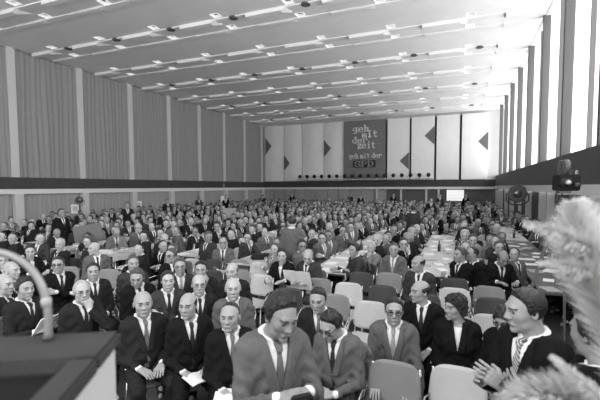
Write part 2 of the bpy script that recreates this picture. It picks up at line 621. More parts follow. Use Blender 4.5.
m_sheer = bpy.data.materials.new('sheer_curtain')
m_sheer.use_nodes = True
nt = m_sheer.node_tree
nt.nodes.clear()
out = nt.nodes.new('ShaderNodeOutputMaterial')
di = nt.nodes.new('ShaderNodeBsdfDiffuse')
di.inputs[0].default_value = (.8, .8, .8, 1)
tl = nt.nodes.new('ShaderNodeBsdfTranslucent')
tl.inputs[0].default_value = (.85, .85, .85, 1)
mx = nt.nodes.new('ShaderNodeMixShader')
mx.inputs[0].default_value = .6
nt.links.new(di.outputs[0], mx.inputs[1])
nt.links.new(tl.outputs[0], mx.inputs[2])
nt.links.new(mx.outputs[0], out.inputs[0])
M_PIER = mat('window_pier_paint', .12, .7)
kk = 0
for k in range(7, -6, -1):
    y = Y0 + 1.68 + BAY * k
    struct(MB().box(XR + .04, XR + .25, y - .08, y + .08, 3.0, ZC).build('pier_%d' % kk, M_PIER))
    struct(MB().box(XR + .2, XR + .3, y + 1.37, y + 1.42, 3.0, ZC).build('mullion_%d' % kk, M_PIER))
    if 2 < y < YB - 3:
        curtain('sheer_curtain', (XR + .3, y + .2), (XR + .3, y + .95), 3.0, ZC - .02, m_sheer,
                'white sheer curtain beside a window pier, %s bay from the end wall' % ORD[kk], 'sheer curtains of the window wall', 0.05, 0.22, k + 99)
        curtain('sheer_curtain', (XR + .34, y + 1.9), (XR + .34, y + BAY - .2), 3.0, ZC - .02, m_sheer,
                'wide white sheer curtain before the glass, %s bay from the end wall' % ORD[kk], 'sheer curtains of the window wall', 0.05, 0.25, k + 199)
    kk += 1

# ceiling lamps and loudspeakers
M_LAMPW = mat('lamp_reflector_white', .9, .5, emit=.25)  # weak glow added so the reflectors' inner walls show brighter
lamp0 = None
for k in range(-1, 7):
    for r_, yo in enumerate((11.3, 12.28)):
        for i in range(7):
            x = LAMP_X[i]
            y = yo + BAY * k - .12
            p = to_px(x, y, ZC)
            if not (-12 < p[0] < 612 and p[1] > -12):
                continue
            lab = 'square recessed ceiling lamp, %s line from the windows, %s row from end wall' % (ORD[i], ORD[(6 - k) * 2 + (1 - r_)])
            if lamp0 is None:
                lamp0 = empty('ceiling_lamp', (x, y, ZC), 0)
                mb = MB()
                for q in range(4):
                    mb.box(-LH, LH, -LH, -LH + .015, -.012, .10, M=Matrix.Rotation(q * math.pi / 2, 4, 'Z'))
                mb.build('reflector', M_LAMPW, lamp0)
                MB().box(-LH, LH, -LH, LH, .09, .12).build('lamp_well', M_BLACK, lamp0)
                o = lamp0
            else:
                o = copy_tree(lamp0)
                o.location = (x, y, ZC)
            tag(o, lab, 'ceiling lamp', 'square lamps in the ceiling')
mb = MB().lathe([(.15, 0), (.15, -.04), (.13, -.05), (.02, -.05)], 20, mi=0)
dm = mb.mesh('ceiling_speaker')
for k in (0, 2, 4, 6):
    for i in range(7):
        x, y = 0.6 - 2.51 * i, 11.5 + BAY * k
        p = to_px(x, y, ZC)
        if -5 < p[0] < 605 and p[1] > -5:
            tag(link('ceiling_speaker', dm, mat('grille_grey', .11), loc=(x, y, ZC - .0)), 'round dark ceiling grille, %s line from the windows, %s row from end wall' % (ORD[i], ORD[(6 - k) // 2]),
                'loudspeaker', 'round grilles in the ceiling')
# ------------------------------------------------------------------ surfaces grown from blended volumes
class Field:
    def __init__(s, lo, hi, h):
        s.lo = np.array(lo, float)
        s.h = h
        n = np.ceil((np.array(hi) - s.lo) / h).astype(int) + 1
        s.ax = [(s.lo[i] + h * np.arange(n[i])).astype(np.float32) for i in range(3)]
        s.F = np.full(tuple(n), 9.0, np.float32)

    def sub(s, lo, hi):
        sl = []
        for i in range(3):
            a = int(max(0, math.floor((lo[i] - s.lo[i]) / s.h)))
            b = int(min(len(s.ax[i]), math.ceil((hi[i] - s.lo[i]) / s.h) + 1))
            if b <= a:
                return None, None
            sl.append(slice(a, b))
        g = np.meshgrid(s.ax[0][sl[0]], s.ax[1][sl[1]], s.ax[2][sl[2]], indexing='ij', sparse=True)
        return tuple(sl), g

    def _blend(s, sl, d, k, mode):
        A = s.F[sl]
        if mode == 'add':
            if k > 0:
                hh = np.maximum(k - np.abs(A - d), 0) / k
                s.F[sl] = np.minimum(A, d) - hh * hh * k * .25
            else:
                s.F[sl] = np.minimum(A, d)
        else:
            d = -d
            if k > 0:
                hh = np.maximum(k - np.abs(A - d), 0) / k
                s.F[sl] = np.maximum(A, d) + hh * hh * k * .25
            else:
                s.F[sl] = np.maximum(A, d)

    def cap(s, a, b, ra, rb=None, k=0.02, mode='add', flat=None):
        """tapered capsule"""
        rb = ra if rb is None else rb
        a, b = np.array(a, float), np.array(b, float)
        m = max(ra, rb) + k + 3 * s.h
        sl, g = s.sub(np.minimum(a, b) - m, np.maximum(a, b) + m)
        if sl is None:
            return s
        ba = b - a
        L2 = float(ba @ ba) + 1e-12
        px_, py_, pz_ = g[0] - a[0], g[1] - a[1], g[2] - a[2]
        t = np.clip((px_ * ba[0] + py_ * ba[1] + pz_ * ba[2]) / L2, 0, 1)
        d = np.sqrt((px_ - t * ba[0]) ** 2 + (py_ - t * ba[1]) ** 2 + (pz_ - t * ba[2]) ** 2) - (ra + (rb - ra) * t)
        s._blend(sl, d.astype(np.float32), k, mode)
        return s

    def ell(s, c, r, k=0.02, mode='add', Rm=None):
        c, r = np.array(c, float), np.array(r, float)
        m = max(r) + k + 3 * s.h
        if Rm is None:
            sl, g = s.sub(c - r - k - 3 * s.h, c + r + k + 3 * s.h)
        else:
            sl, g = s.sub(c - m, c + m)
        if sl is None:
            return s
        x, y, z = g[0] - c[0], g[1] - c[1], g[2] - c[2]
        if Rm is not None:
            Q = np.array(Rm)
            x, y, z = (Q[0, 0] * x + Q[1, 0] * y + Q[2, 0] * z, Q[0, 1] * x + Q[1, 1] * y + Q[2, 1] * z, Q[0, 2] * x + Q[1, 2] * y + Q[2, 2] * z)
        k0 = np.sqrt((x / r[0]) ** 2 + (y / r[1]) ** 2 + (z / r[2]) ** 2)
        k1 = np.sqrt((x / r[0] ** 2) ** 2 + (y / r[1] ** 2) ** 2 + (z / r[2] ** 2) ** 2) + 1e-6
        d = k0 * (k0 - 1) / k1
        s._blend(sl, d.astype(np.float32), k, mode)
        return s

    def grid(s):
        return np.meshgrid(*s.ax, indexing='ij', sparse=True)

    def mesh(s, F=None):
        return nets(s.F if F is None else F, s.ax)


def nets(F, ax):
    """surface nets: (verts, quads) of the zero level"""
    F = F.copy()
    for i in range(3):
        ix = [slice(None)] * 3
        ix[i] = 0
        F[tuple(ix)] = np.maximum(F[tuple(ix)], 1e-3)
        ix[i] = -1
        F[tuple(ix)] = np.maximum(F[tuple(ix)], 1e-3)
    ins = F < 0
    nx, ny, nz = F.shape
    cell_list, pos_list, quads = [], [], []
    h = float(ax[0][1] - ax[0][0])
    for a in range(3):
        s0 = [slice(None)] * 3
        s1 = [slice(None)] * 3
        s0[a] = slice(0, -1)
        s1[a] = slice(1, None)
        cr = ins[tuple(s0)] != ins[tuple(s1)]
        idx = np.array(np.nonzero(cr))
        if idx.shape[1] == 0:
            continue
        j = idx.copy()
        j[a] += 1
        f0, f1 = F[tuple(idx)], F[tuple(j)]
        t = f0 / (f0 - f1)
        P = np.stack([ax[q][idx[q]] for q in range(3)], 1).astype(np.float64)
        P[:, a] += t * h
        b, c = (a + 1) % 3, (a + 2) % 3
        cells = []
        for db, dc in ((-1, -1), (0, -1), (0, 0), (-1, 0)):
            q = idx.copy()
            q[b] += db
            q[c] += dc
            q = np.maximum(q, 0)
            cells.append((q[0] * ny + q[1]) * nz + q[2])
        Q = np.stack(cells, 1)
        flip = f0 > 0
        Q[flip] = Q[flip][:, ::-1]
        quads.append(Q)
        for cc in cells:
            cell_list.append(cc)
            pos_list.append(P)
    if not quads:
        return np.zeros((0, 3)), np.zeros((0, 4), int)
    cells = np.concatenate(cell_list)
    pos = np.concatenate(pos_list)
    u, inv = np.unique(cells, return_inverse=True)
    cnt = np.bincount(inv)
    V = np.stack([np.bincount(inv, pos[:, q]) / cnt for q in range(3)], 1)
    Qa = np.concatenate(quads)
    Qi = np.searchsorted(u, Qa)
    return V, Qi


def np_mesh(name, parts):
    """parts: list of (V, Q, material index array or int)"""
    vs, fs, ms, n = [], [], [], 0
    for V, Q, mi in parts:
        if len(V) == 0:
            continue
        vs.append(V)
        fs.append(Q + n)
        ms.append(np.full(len(Q), mi) if np.isscalar(mi) else mi)
        n += len(V)
    V = np.concatenate(vs)
    Q = np.concatenate(fs)
    Mi = np.concatenate(ms)
    me = bpy.data.meshes.new(name)
    me.vertices.add(len(V))
    me.vertices.foreach_set('co', V.astype(np.float32).ravel())
    me.loops.add(Q.size)
    me.loops.foreach_set('vertex_index', Q.astype(np.int32).ravel())
    me.polygons.add(len(Q))
    me.polygons.foreach_set('loop_start', np.arange(0, Q.size, 4, dtype=np.int32))
    me.polygons.foreach_set('material_index', Mi.astype(np.int32))
    me.polygons.foreach_set('use_smooth', np.ones(len(Q), bool))
    me.update(calc_edges=True)
    return me


def xf(V, M):
    M = np.array(M)
    return V @ M[:3, :3].T + M[:3, 3]


# ------------------------------------------------------------------ heads, hair, hands (face towards -Y, origin mid-head)
_heads = {}


def head(kind=0, h=0.005):
    key = (kind, h)
    if key in _heads:
        return _heads[key]
    f = Field((-.11, -.14, -.24), (.11, .125, .14), h)
    w = [1, 1.07, .94][kind % 3]
    jaw = [.88, 1.05, .76][kind % 3]
    f.ell((0, .012, .035), (.074 * w, .094, .084), .02)
    f.ell((0, -.022, -.015), (.060 * w, .068, .092), .03)
    f.cap((-.034 * jaw, -.030, -.068), (.034 * jaw, -.030, -.068), .024, k=.03)
    f.ell((0, -.068, -.092), (.026 * jaw, .022, .020), .02)
    f.cap((-.030, -.077, .034), (.030, -.077, .034), .013, k=.02)
    f.ell((-.042 * w, -.052, -.014), (.020, .020, .024), .025)
    f.ell((.042 * w, -.052, -.014), (.020, .020, .024), .025)
    f.cap((0, -.086, .022), (0, -.104, -.018), .0075, .0125, .012)
    f.cap((-.011, -.094, -.024), (.011, -.094, -.024), .0085, k=.01)
    for sx in (-1, 1):
        f.ell((sx * .031, -.096, .010), (.017, .016, .011), .014, 'sub')
        f.ell((sx * .031, -.071, .010), (.0125, .0135, .012), .003)
        f.ell((sx * .077 * w, .012, -.002), (.008, .018, .029), .008)
        f.ell((sx * .084 * w, .006, .002), (.006, .009, .015), .006, 'sub')
    f.cap((-.014, -.082, -.060), (.014, -.082, -.060), .009, k=.016)
    f.cap((0, .022, -.06), (0, .035, -.22), .056, .062, .03)
    V, Q = f.mesh()
    C = V[Q].mean(1)
    mi = np.zeros(len(Q), int)
    for sx in (-1, 1):
        d = ((C[:, 0] - sx * .031) / .0110) ** 2 + ((C[:, 2] - .010) / .0062) ** 2
        mi[(d < 1) & (C[:, 1] < -.055)] = 1
        br = (np.abs(C[:, 0] - sx * .032) < .020) & (np.abs(C[:, 2] - .0345 + .12 * np.abs(C[:, 0] - sx * .028)) < .0037) & (C[:, 1] < -.05)
        if h < .0065:
            mi[br] = 1
    lp = (np.abs(C[:, 0]) < .021) & (np.abs(C[:, 2] + .061 + .10 * np.abs(C[:, 0])) < .0036) & (C[:, 1] < -.07)
    mi[lp] = 2
    _heads[key] = (V, Q, mi)
    return _heads[key]


_hairs = {}


def hair(style, h=0.006):
    key = (style, h)
    if key in _hairs:
        return _hairs[key]
    f = Field((-.13, -.14, -.16), (.13, .15, .18), h)
    g = f.grid()
    x, y, z = g
    if style == 'curly':
        f.ell((0, .015, .045), (.096, .112, .098), .02)
        f.ell((0, .04, -.03), (.088, .075, .07), .03)
        nz = .008 * np.sin(x * 95 + 3 * np.sin(z * 60)) * np.sin(y * 90 + 1) + .008 * np.sin(z * 100 + 2 * np.sin(x * 70)) * np.sin(y * 75)
        F = f.F + nz
        keep = np.maximum(-(y + .8 * (z - .01) + .035), -(z + .085 + 0 * y))
        F = np.maximum(F, keep)
    elif style == 'cap':
        f.ell((0, .01, .06), (.092, .108, .072), .01)
        f.ell((0, -.075, .055), (.062, .055, .010), .01)
        F = np.maximum(f.F, -(z - .035))
    else:
        thick = {'short': .007, 'parted': .010, 'receding': .006, 'fringe': .007, 'wavy': .015}[style]
        f.ell((0, .012, .035), (.074, .094, .084), .02)
        A = y + .42 * (z + .02) + .008 - .30 * np.maximum(0, np.abs(x) - .026) * np.clip((z - .02) / .03, 0, 1)
        if style == 'receding':
            A = y + .22 * (z + .02) + .002 - .25 * np.maximum(0, np.abs(x) - .02) * np.clip((z - .03) / .03, 0, 1)
        B = (z + .036 + .55 * y) * .9
        m = np.minimum(A, B)
        if style == 'fringe':
            m = np.minimum(m, .058 + .22 * (y - .02) - z)
        ramp = np.clip(m / .022, 0, 1)
        ramp = ramp * (2 - ramp)
        bump = np.exp(-((x - .022) ** 2 / .0012 + (y + .045) ** 2 / .0016 + (z - .11) ** 2 / .0016)) * (.014 if style in ('parted', 'wavy') else .004)
        part = -.006 * np.exp(-((x + .030) ** 2) / .00003) * (y < .03) * (z > .06)
        nz = .0018 * np.sin(x * 170 + 5 * np.sin(y * 25)) + .0015 * np.sin(y * 70 + x * 90)
        if style == 'wavy':
            nz = nz + .005 * np.sin(y * 80 + 3 * np.sin(x * 45))
        thick += .35 * max(0, h - .006)
        F = f.F - .0015 - .3 * max(0, h - .006) - (thick + bump + nz + (part if style in ('parted', 'short') else 0)) * ramp
        F = np.maximum(F, -m * 1.0)
    V, Q = nets(F.astype(np.float32), f.ax)
    _hairs[key] = (V, Q)
    return _hairs[key]


_hands = {}


def hand(side, curl, h=0.004):
    """wrist at the origin, fingers along +X, back of the hand +Z, thumb towards +Y * side"""
    key = (side, curl, h)
    if key in _hands:
        return _hands[key]
    f = Field((-.05, -.11, -.13), (.21, .11, .06), h)
    f.cap((-.03, 0, 0), (.01, 0, 0), .024, .024, .01)
    for i, (yy, L) in enumerate(((.033, .072), (.011, .080), (-.011, .075), (-.031, .060))):
        yy *= side
        f.cap((.005, yy * .6, 0), (.085, yy, .002), .0145, .0125, .012)
        p = np.array([.088, yy, .002])
        ang = 0.12 + curl * .5
        spread = yy * 1.2
        for q, seg in enumerate((.45, .30, .25)):
            d = np.array([math.cos(ang), spread, -math.sin(ang)])
            d /= np.linalg.norm(d)
            n = p + d * L * seg
            f.cap(p, n, .0092 - .0008 * q, .0086 - .0008 * q, .003)
            p = n
            ang += curl * (.9 - .1 * i * .5)
    f.cap((.018, .024 * side, -.006), (.055, .052 * side, -.016), .014, .0115, .012)
    f.cap((.055, .052 * side, -.016), (.085, .060 * side - .01 * curl * side, -.026 - .01 * curl), .0108, .0088, .004)
    V, Q = f.mesh()
    _hands[key] = (V, Q)
    return _hands[key]


def frame(o, x, z):
    """matrix with local +X along x, local +Z close to z, at o"""
    x = np.array(x, float)
    x /= np.linalg.norm(x)
    z = np.array(z, float)
    z = z - x * (z @ x)
    z /= np.linalg.norm(z)
    y = np.cross(z, x)
    M = np.eye(4)
    M[:3, 0], M[:3, 1], M[:3, 2], M[:3, 3] = x, y, z, o
    return M


def ik(a, t, l1, l2, pole):
    a, t = np.array(a, float), np.array(t, float)
    d = t - a
    L = np.linalg.norm(d)
    if L > (l1 + l2) * .995:
        t = a + d / L * (l1 + l2) * .995
        d = t - a
        L = np.linalg.norm(d)
    u = d / L
    x = (l1 * l1 - l2 * l2 + L * L) / (2 * L)
    hgt = math.sqrt(max(l1 * l1 - x * x, 0))
    p = np.array(pole, float)
    p = p - u * (p @ u)
    p /= np.linalg.norm(p)
    return a + u * x + p * hgt, t


# hand targets in the person's own frame: the person faces -Y, their left is +X, seat height .45
POSES = {
    'lap': dict(L=((.10, -.27, .625), (-.45, -1, -.15), (0, 0, 1)), Rr=((-.10, -.27, .625), (.45, -1, -.15), (0, 0, 1))),
    'clasp': dict(L=((.085, -.33, .64), (-1, -.45, -.1), (0, -.3, 1)), Rr=((-.085, -.31, .65), (1, -.5, -.1), (0, -.3, 1)), curl=.9),
    'table': dict(L=((.15, -.43, .785), (-.6, -1, 0), (0, 0, 1)), Rr=((-.15, -.43, .785), (.6, -1, 0), (0, 0, 1)), lean=.28),
    'fold': dict(L=((-.10, -.235, .80), (-1, .15, .1), (0, -1, .2)), Rr=((.08, -.255, .75), (1, .2, 0), (0, -1, .2)), curl=.5),
    'chin': dict(L=((.03, -.19, .955), (-.15, .25, 1), (0, -1, 0)), Rr=((-.06, -.24, .66), (1, -.3, 0), (0, 0, 1)), curl=1.1, lean=.12),
    'read': dict(L=((.14, -.36, .74), (-.5, -.8, .3), (.6, 0, .6)), Rr=((-.14, -.36, .74), (.5, -.8, .3), (-.6, 0, .6)), curl=.7, lean=.08),
    'knees': dict(L=((.13, -.36, .615), (.0, -1, -.35), (0, 0, 1)), Rr=((-.13, -.36, .615), (0, -1, -.35), (0, 0, 1)), lean=.12),
    'stand': dict(L=((.25, -.02, .80), (0, -.1, -1), (1, 0, 0)), Rr=((-.25, -.02, .80), (0, -.1, -1), (-1, 0, 0)), stand=1),
    'hold': dict(L=((.085, -.34, 1.24), (-1, -.5, .2), (0, -.3, 1)), Rr=((-.085, -.34, 1.24), (1, -.5, .2), (0, -.3, 1)), curl=1.0, stand=1),
    'clap': dict(L=((.07, -.30, 1.22), (-.5, -.8, .7), (1, -.2, 0)), Rr=((-.07, -.32, 1.20), (.5, -.8, .7), (-1, -.2, 0)), curl=.35, stand=1),
}
SLOT = ['skin', 'eye', 'lip', 'suit', 'shirt', 'tie', 'trousers', 'shoe', 'hair', 'frames']


def person_parts(pose='lap', yaw=0, pitch=0, lean=None, twist=0, roll=0, res=.009, hres=.005, fat=1.0, face=0, style='short', woman=False, wave=0, handres=.004, slump=0):
    """numpy parts of one figure: dict name -> list of (V, Q, slot)"""
    P = POSES[pose]
    stand = P.get('stand')
    lean = P.get('lean', .04) if lean is None else lean
    curl = P.get('curl', .25)
    zp = .96 if stand else .53
    T = Matrix.Translation((0, 0, zp)) @ Matrix.Rotation(twist, 4, 'Z') @ Matrix.Rotation(lean, 4, 'X')
    Tn = np.array(T)
    Rt = Tn[:3, :3]

    def tp(x, y, z):
        return Rt @ np.array([x, y, z]) + Tn[:3, 3]
    lo = (-.52, -.85 if not stand else -.6, 0 if stand else .0)
    hi = (.52, .36, 1.62 if stand else 1.18)
    sw = .92 if woman else 1.0

    # ---- torso volume, shared by body, shirt and jacket
    def torso(f, g=0.0):
        f.ell(tp(0, .0, .02), np.array([.165 * fat + g, .125 * fat + g, .12 + g]), .06, Rm=Rt)
        f.ell(tp(0, -.015 * fat, .15), np.array([.150 * fat + g, .118 * fat * fat + g, .17 + g]), .06, Rm=Rt)
        f.ell(tp(0, -.005, .32), np.array([.158 * sw + g, .115 + g, .17 + g]), .06, Rm=Rt)
        f.cap(tp(-.112 * sw, .01, .425), tp(.112 * sw, .01, .425), .060 + g, k=.06)
        f.cap(tp(0, .02, .43), tp(0, .015, .50), .062 + g, .052 + g * .6, .04)
        if woman:
            for sx in (-1, 1):
                f.ell(tp(sx * .07, -.085, .30), np.array([.06, .05, .06]) + g, .04, Rm=Rt)
        return f
    # ---- arms
    arms = []
    for sx, key in ((1, 'L'), (-1, 'Rr')):
        tgt, hd, hn = P[key]
        sh = tp(sx * .158 * sw, .01, .412)
        tgt = np.array(tgt, float)
        if slump:
            tgt = tgt + np.array([0, 0, slump])
        if not stand:
            pole = (sx * .42, .6, -.8)
        else:
            pole = (sx * .5, .8, -.5)
        if pose == 'chin' and key == 'L':
            pole = (sx * .6, -.6, -1)
        el, wr = ik(sh, tgt, .295, .265, pole)
        arms.append((sx, sh, el, wr, np.array(hd, float), np.array(hn, float)))
    # ---- legs
    legs = []
    for sx in (-1, 1):
        if stand:
            hip, kn, an, toe = (sx * .085, 0, .93), (sx * .10, -.03, .50), (sx * .11, .02, .09), (sx * .13, -.15, .035)
        else:
            kn = (sx * (.075 if woman else .15), -.44, .50)
            hip, an, toe = (sx * .085, -.02, .535), (sx * (.07 if woman else .13), -.42, .09), (sx * (.08 if woman else .15), -.59, .035)
        legs.append((hip, kn, an, toe))

    out = {}
    # ---- body: head, hands and the figure under the clothes
    fb = Field(lo, hi, max(res, .014))
    torso(fb, -.012)
    for sx, sh, el, wr, hd, hn in arms:
        fb.cap(sh, el, .045, .037, .03)
        fb.cap(el, wr, .038, .024, .02)
    for hip, kn, an, toe in legs:
        fb.cap(hip, kn, .075, .05, .04)
        fb.cap(kn, an, .045, .03, .02)
        fb.cap(an, toe, .03, .025, .01)
    V, Q = fb.mesh()
    body = [(V, Q, 0)]
    nk = tp(0, .012, .475)
    Hm = Matrix.Translation(Vector(nk)) @ Matrix.Rotation(twist + yaw, 4, 'Z') @ Matrix.Rotation(pitch + lean * .3, 4, 'X') @ Matrix.Rotation(roll, 4, 'Y') @ Matrix.Translation((0, -.035, .138))
    Hm = Hm @ Matrix.Scale(.95 if woman else 1.0, 4)
    hv, hq, hm = head(face, hres)
    body.append((xf(hv, Hm), hq, hm))
    for sx, sh, el, wr, hd, hn in arms:
        v, q = hand(-sx if True else 1, curl, handres)
        fr = frame(wr + hd / np.linalg.norm(hd) * .02, hd, hn)
        v2 = xf(v, fr)
        body.append((v2, q, 0))
    out['body'] = body
    if style != 'bald':
        v, q = hair(style, min(max(hres, .006), .011))
        out['hair'] = [(xf(v, Hm), q, 8)]
    out['Hm'] = Hm

    # ---- jacket with an open V, lapels and sleeves
    fj = torso(Field(lo, hi, res), 0)
    T0 = fj.F
    X, Y, Z = fj.grid()
    lx = Rt[0, 0] * (X - Tn[0, 3]) + Rt[1, 0] * (Y - Tn[1, 3]) + Rt[2, 0] * (Z - Tn[2, 3])
    ly = Rt[0, 1] * (X - Tn[0, 3]) + Rt[1, 1] * (Y - Tn[1, 3]) + Rt[2, 1] * (Z - Tn[2, 3])
    lz = Rt[0, 2] * (X - Tn[0, 3]) + Rt[1, 2] * (Y - Tn[1, 3]) + Rt[2, 2] * (Z - Tn[2, 3])
    zb = .22 if not woman else .26
    slope = .23 if not woman else .17
    wv = (lz - zb) * slope
    wedge_ = np.maximum((np.abs(lx) - wv) * .94, ly - .0)
    fold = .004 * np.sin(lz * 55 + 14 * lx + 3 * np.sin(lx * 30)) + .003 * np.sin(lx * 60 - lz * 38)
    J = T0 - .020 + fold * np.clip(res / .009, .5, 1)
    lap = np.maximum(np.maximum(T0 - .034, (np.abs(lx) - wv - .055 + np.maximum(0, lz - .40) * .4)), np.maximum(ly, np.maximum(zb - .01 - lz, lz - .50)))
    J = np.minimum(J, lap)
    # centre opening below the button
    J = np.maximum(J, -np.maximum(np.abs(lx + .004) - .0035 - np.maximum(0, .10 - lz) * .25, np.maximum(ly, -(T0 - .012))))
    J = np.maximum(J, -wedge_)
    J = np.maximum(J, lz - .498 + 0 * lx)
    rr = np.sqrt(lx ** 2 + (ly - .012) ** 2)
    J = np.maximum(J, -np.maximum(rr - .060, .44 - lz))
    fa = Field(lo, hi, res)
    for sx, sh, el, wr, hd, hn in arms:
        fa.cap(sh, el, .058, .046, .02)
        e2 = wr - (wr - el) / np.linalg.norm(wr - el) * .02
        fa.cap(el, e2, .049, .036, .012)
    fa.F += (.004 * np.sin(Z * 70 + X * 50 + 2 * np.sin(Y * 40)) + .003 * np.sin(Y * 85 - Z * 30)).astype(np.float32)
    kq = .03
    hh = np.maximum(kq - np.abs(J - fa.F), 0) / kq
    JJ = (np.minimum(J, fa.F) - hh * hh * kq * .25).astype(np.float32)
    V, Q = nets(JJ, fj.ax)
    out['jacket'] = [(V, Q, 3)]
    # ---- shirt front, collar, cuffs
    S = np.maximum(T0 - .008, np.maximum(np.abs(lx) - np.maximum(wv, 0) - .025, ly))
    S = np.maximum(S, np.maximum(.04 - lz, lz - .458))
    col = np.maximum(np.maximum(T0 - .015, .048 - rr), np.maximum(np.maximum(.44 - lz, rr - .080), lz - .500 - .25 * (ly)))
    if woman:
        col = col * 0 + 1.0
    # collar opening at the throat
    S = np.minimum(S, np.maximum(col, -np.maximum(np.abs(lx) - (lz - .445) * .6, ly)))
    fs_ = Field(lo, hi, res)
    for sx, sh, el, wr, hd, hn in arms:
        d = (wr - el) / np.linalg.norm(wr - el)
        fs_.cap(wr - d * .03, wr + d * .004, .031, .030, .002)
    S = np.minimum(S, fs_.F).astype(np.float32)
    V, Q = nets(S, fj.ax)
    out['shirt'] = [(V, Q, 4)]
    if not woman:
        tw = .012 + np.clip(.44 - lz, 0, .3) * .085
        Tt = np.maximum(np.maximum(T0 - .017, np.abs(lx) - tw), np.maximum(ly, np.maximum(.05 - lz, lz - .45)))
        kn_ = np.maximum(np.maximum(T0 - .028, np.abs(lx) - .013 - (lz - .43) * .25), np.maximum(ly, np.maximum(.432 - lz, lz - .470)))
        Tt = np.minimum(Tt, kn_).astype(np.float32)
        V, Q = nets(Tt, fj.ax)
        out['tie'] = [(V, Q, 5)]
    # ---- trousers or skirt
    fl = Field(lo, hi, res)
    for hip, kn, an, toe in legs:
        fl.cap(hip, kn, .096 * (.5 + fat * .5), .064, .05 if not woman else .12)
        if woman and not stand:
            fl.cap(kn, tuple(np.array(kn) + (0, .0, -.10)), .075, .075, .08)
        else:
            fl.cap(kn, tuple(np.array(an) + (0, 0, -.0)), .066, .058, .02)
    fl.F += (.005 * np.sin(Y * 60 + Z * 40 + X * 20)).astype(np.float32)
    V, Q = nets(fl.F, fl.ax)
    out['trousers'] = [(V, Q, 6)]
    fe = Field((-.3, -.75, -.02), (.3, .15, .16), max(res, .009))
    for hip, kn, an, toe in legs:
        a = np.array(an)
        t = np.array(toe)
        fe.cap((a[0], a[1] + .03, .045), (t[0], t[1] + .04, .04), .040, .036, .02)
        fe.cap((a[0], a[1] + .01, .05), (a[0], a[1], .10), .038, .036, .02)
    fe.F = np.maximum(fe.F, -(fe.grid()[2] - .006) + 0 * fe.F)
    V, Q = fe.mesh()
    out['shoe'] = [(V, Q, 7)]
    return out


def glasses_parts(Hm, dark=True):
    mb = MB()
    r = .0035 if dark else .0022
    for sx in (-1, 1):
        ring = []
        for k in range(17):
            q = 2 * math.pi * k / 16
            ring.append((sx * .033 + .0235 * math.cos(q), -.094 + abs(math.cos(q)) * .002, .009 + .0165 * math.sin(q)))
        mb.tube(ring, r, 5, cap=False)
        mb.tube([(sx * .056, -.092, .014), (sx * .072, -.06, .016), (sx * .080, .01, .014)], r * .9, 5)
    mb.tube([(-.011, -.095, .012), (.011, -.095, .012)], r, 5)
    if dark:
        for sx in (-1, 1):
            mb.tube([(sx * .012, -.097, .020), (sx * .055, -.094, .022)], .0048, 5)
    M = Matrix(Hm)
    me = mb.mesh('glasses', True)
    me.transform(M)
    return me


M_FRAMES = mat('spectacle_frames', .02, .3)


def mats_for(suit, hairc, skin, tie, trousers=None, shirt=None):
    return [M_SKINS[skin], M_EYE, M_LIP, SUITS[suit], shirt or M_SHIRT, TIES[tie], SUITS[trousers or suit], M_SHOE, HAIRS[hairc], M_FRAMES]


ALLM = [M_SKINS[0], M_EYE, M_LIP, SUITS['dark'], M_SHIRT, TIES['dark'], SUITS['dark'], M_SHOE, HAIRS['dark'], M_FRAMES]
_lib = {}


def person_proto(key, **kw):
    """empty + child meshes; every mesh carries only the slots it uses"""
    if key in _lib:
        return _lib[key]
    glasses = kw.pop('glasses', None)
    parts = person_parts(**kw)
    d = {}
    for n, pl in parts.items():
        if n == 'Hm':
            continue
        me = np_mesh(n, pl)
        d[n] = (me, [0, 1, 2] if n == 'body' else [pl[0][2]])
        if n != 'body':
            me.polygons.foreach_set('material_index', np.zeros(len(me.polygons), np.int32))
    if glasses:
        d['glasses'] = (glasses_parts(parts['Hm'], glasses == 'dark'), [9])
    for n, (me, sl) in d.items():
        for i in sl:
            me.materials.append(ALLM[i])
    _lib[key] = d
    return d


def put_person(key, loc, rz, ms, label, group=None, sc=1.0, **kw):
    d = person_proto(key, **kw)
    t = empty('person', loc, rz, label, 'person', group)
    t.scale = (sc, sc, sc)
    for n in ('body', 'trousers', 'shoe', 'shirt', 'tie', 'jacket', 'hair', 'glasses'):
        if n in d:
            me, sl = d[n]
            nm = {'shoe': 'shoes'}.get(n, n)
            if kw.get('woman') and n == 'trousers':
                nm = 'skirt'
            o = bpy.data.objects.new(nm, me)
            COL.objects.link(o)
            o.parent = t
            for i, q in enumerate(sl):
                o.material_slots[i].link = 'OBJECT'
                o.material_slots[i].material = ms[q]
    return t


def one_mesh(key, **kw):
    """the same figure as a single mesh with all slots, for people seen small"""
    if key in _lib:
        return _lib[key]
    kw.pop('glasses', None)
    parts = person_parts(**kw)
    pl = []
    for n, q in parts.items():
        if n != 'Hm':
            pl += q
    me = np_mesh('person', pl)
    for m in ALLM:
        me.materials.append(m)
    _lib[key] = (me, pl)
    return _lib[key]


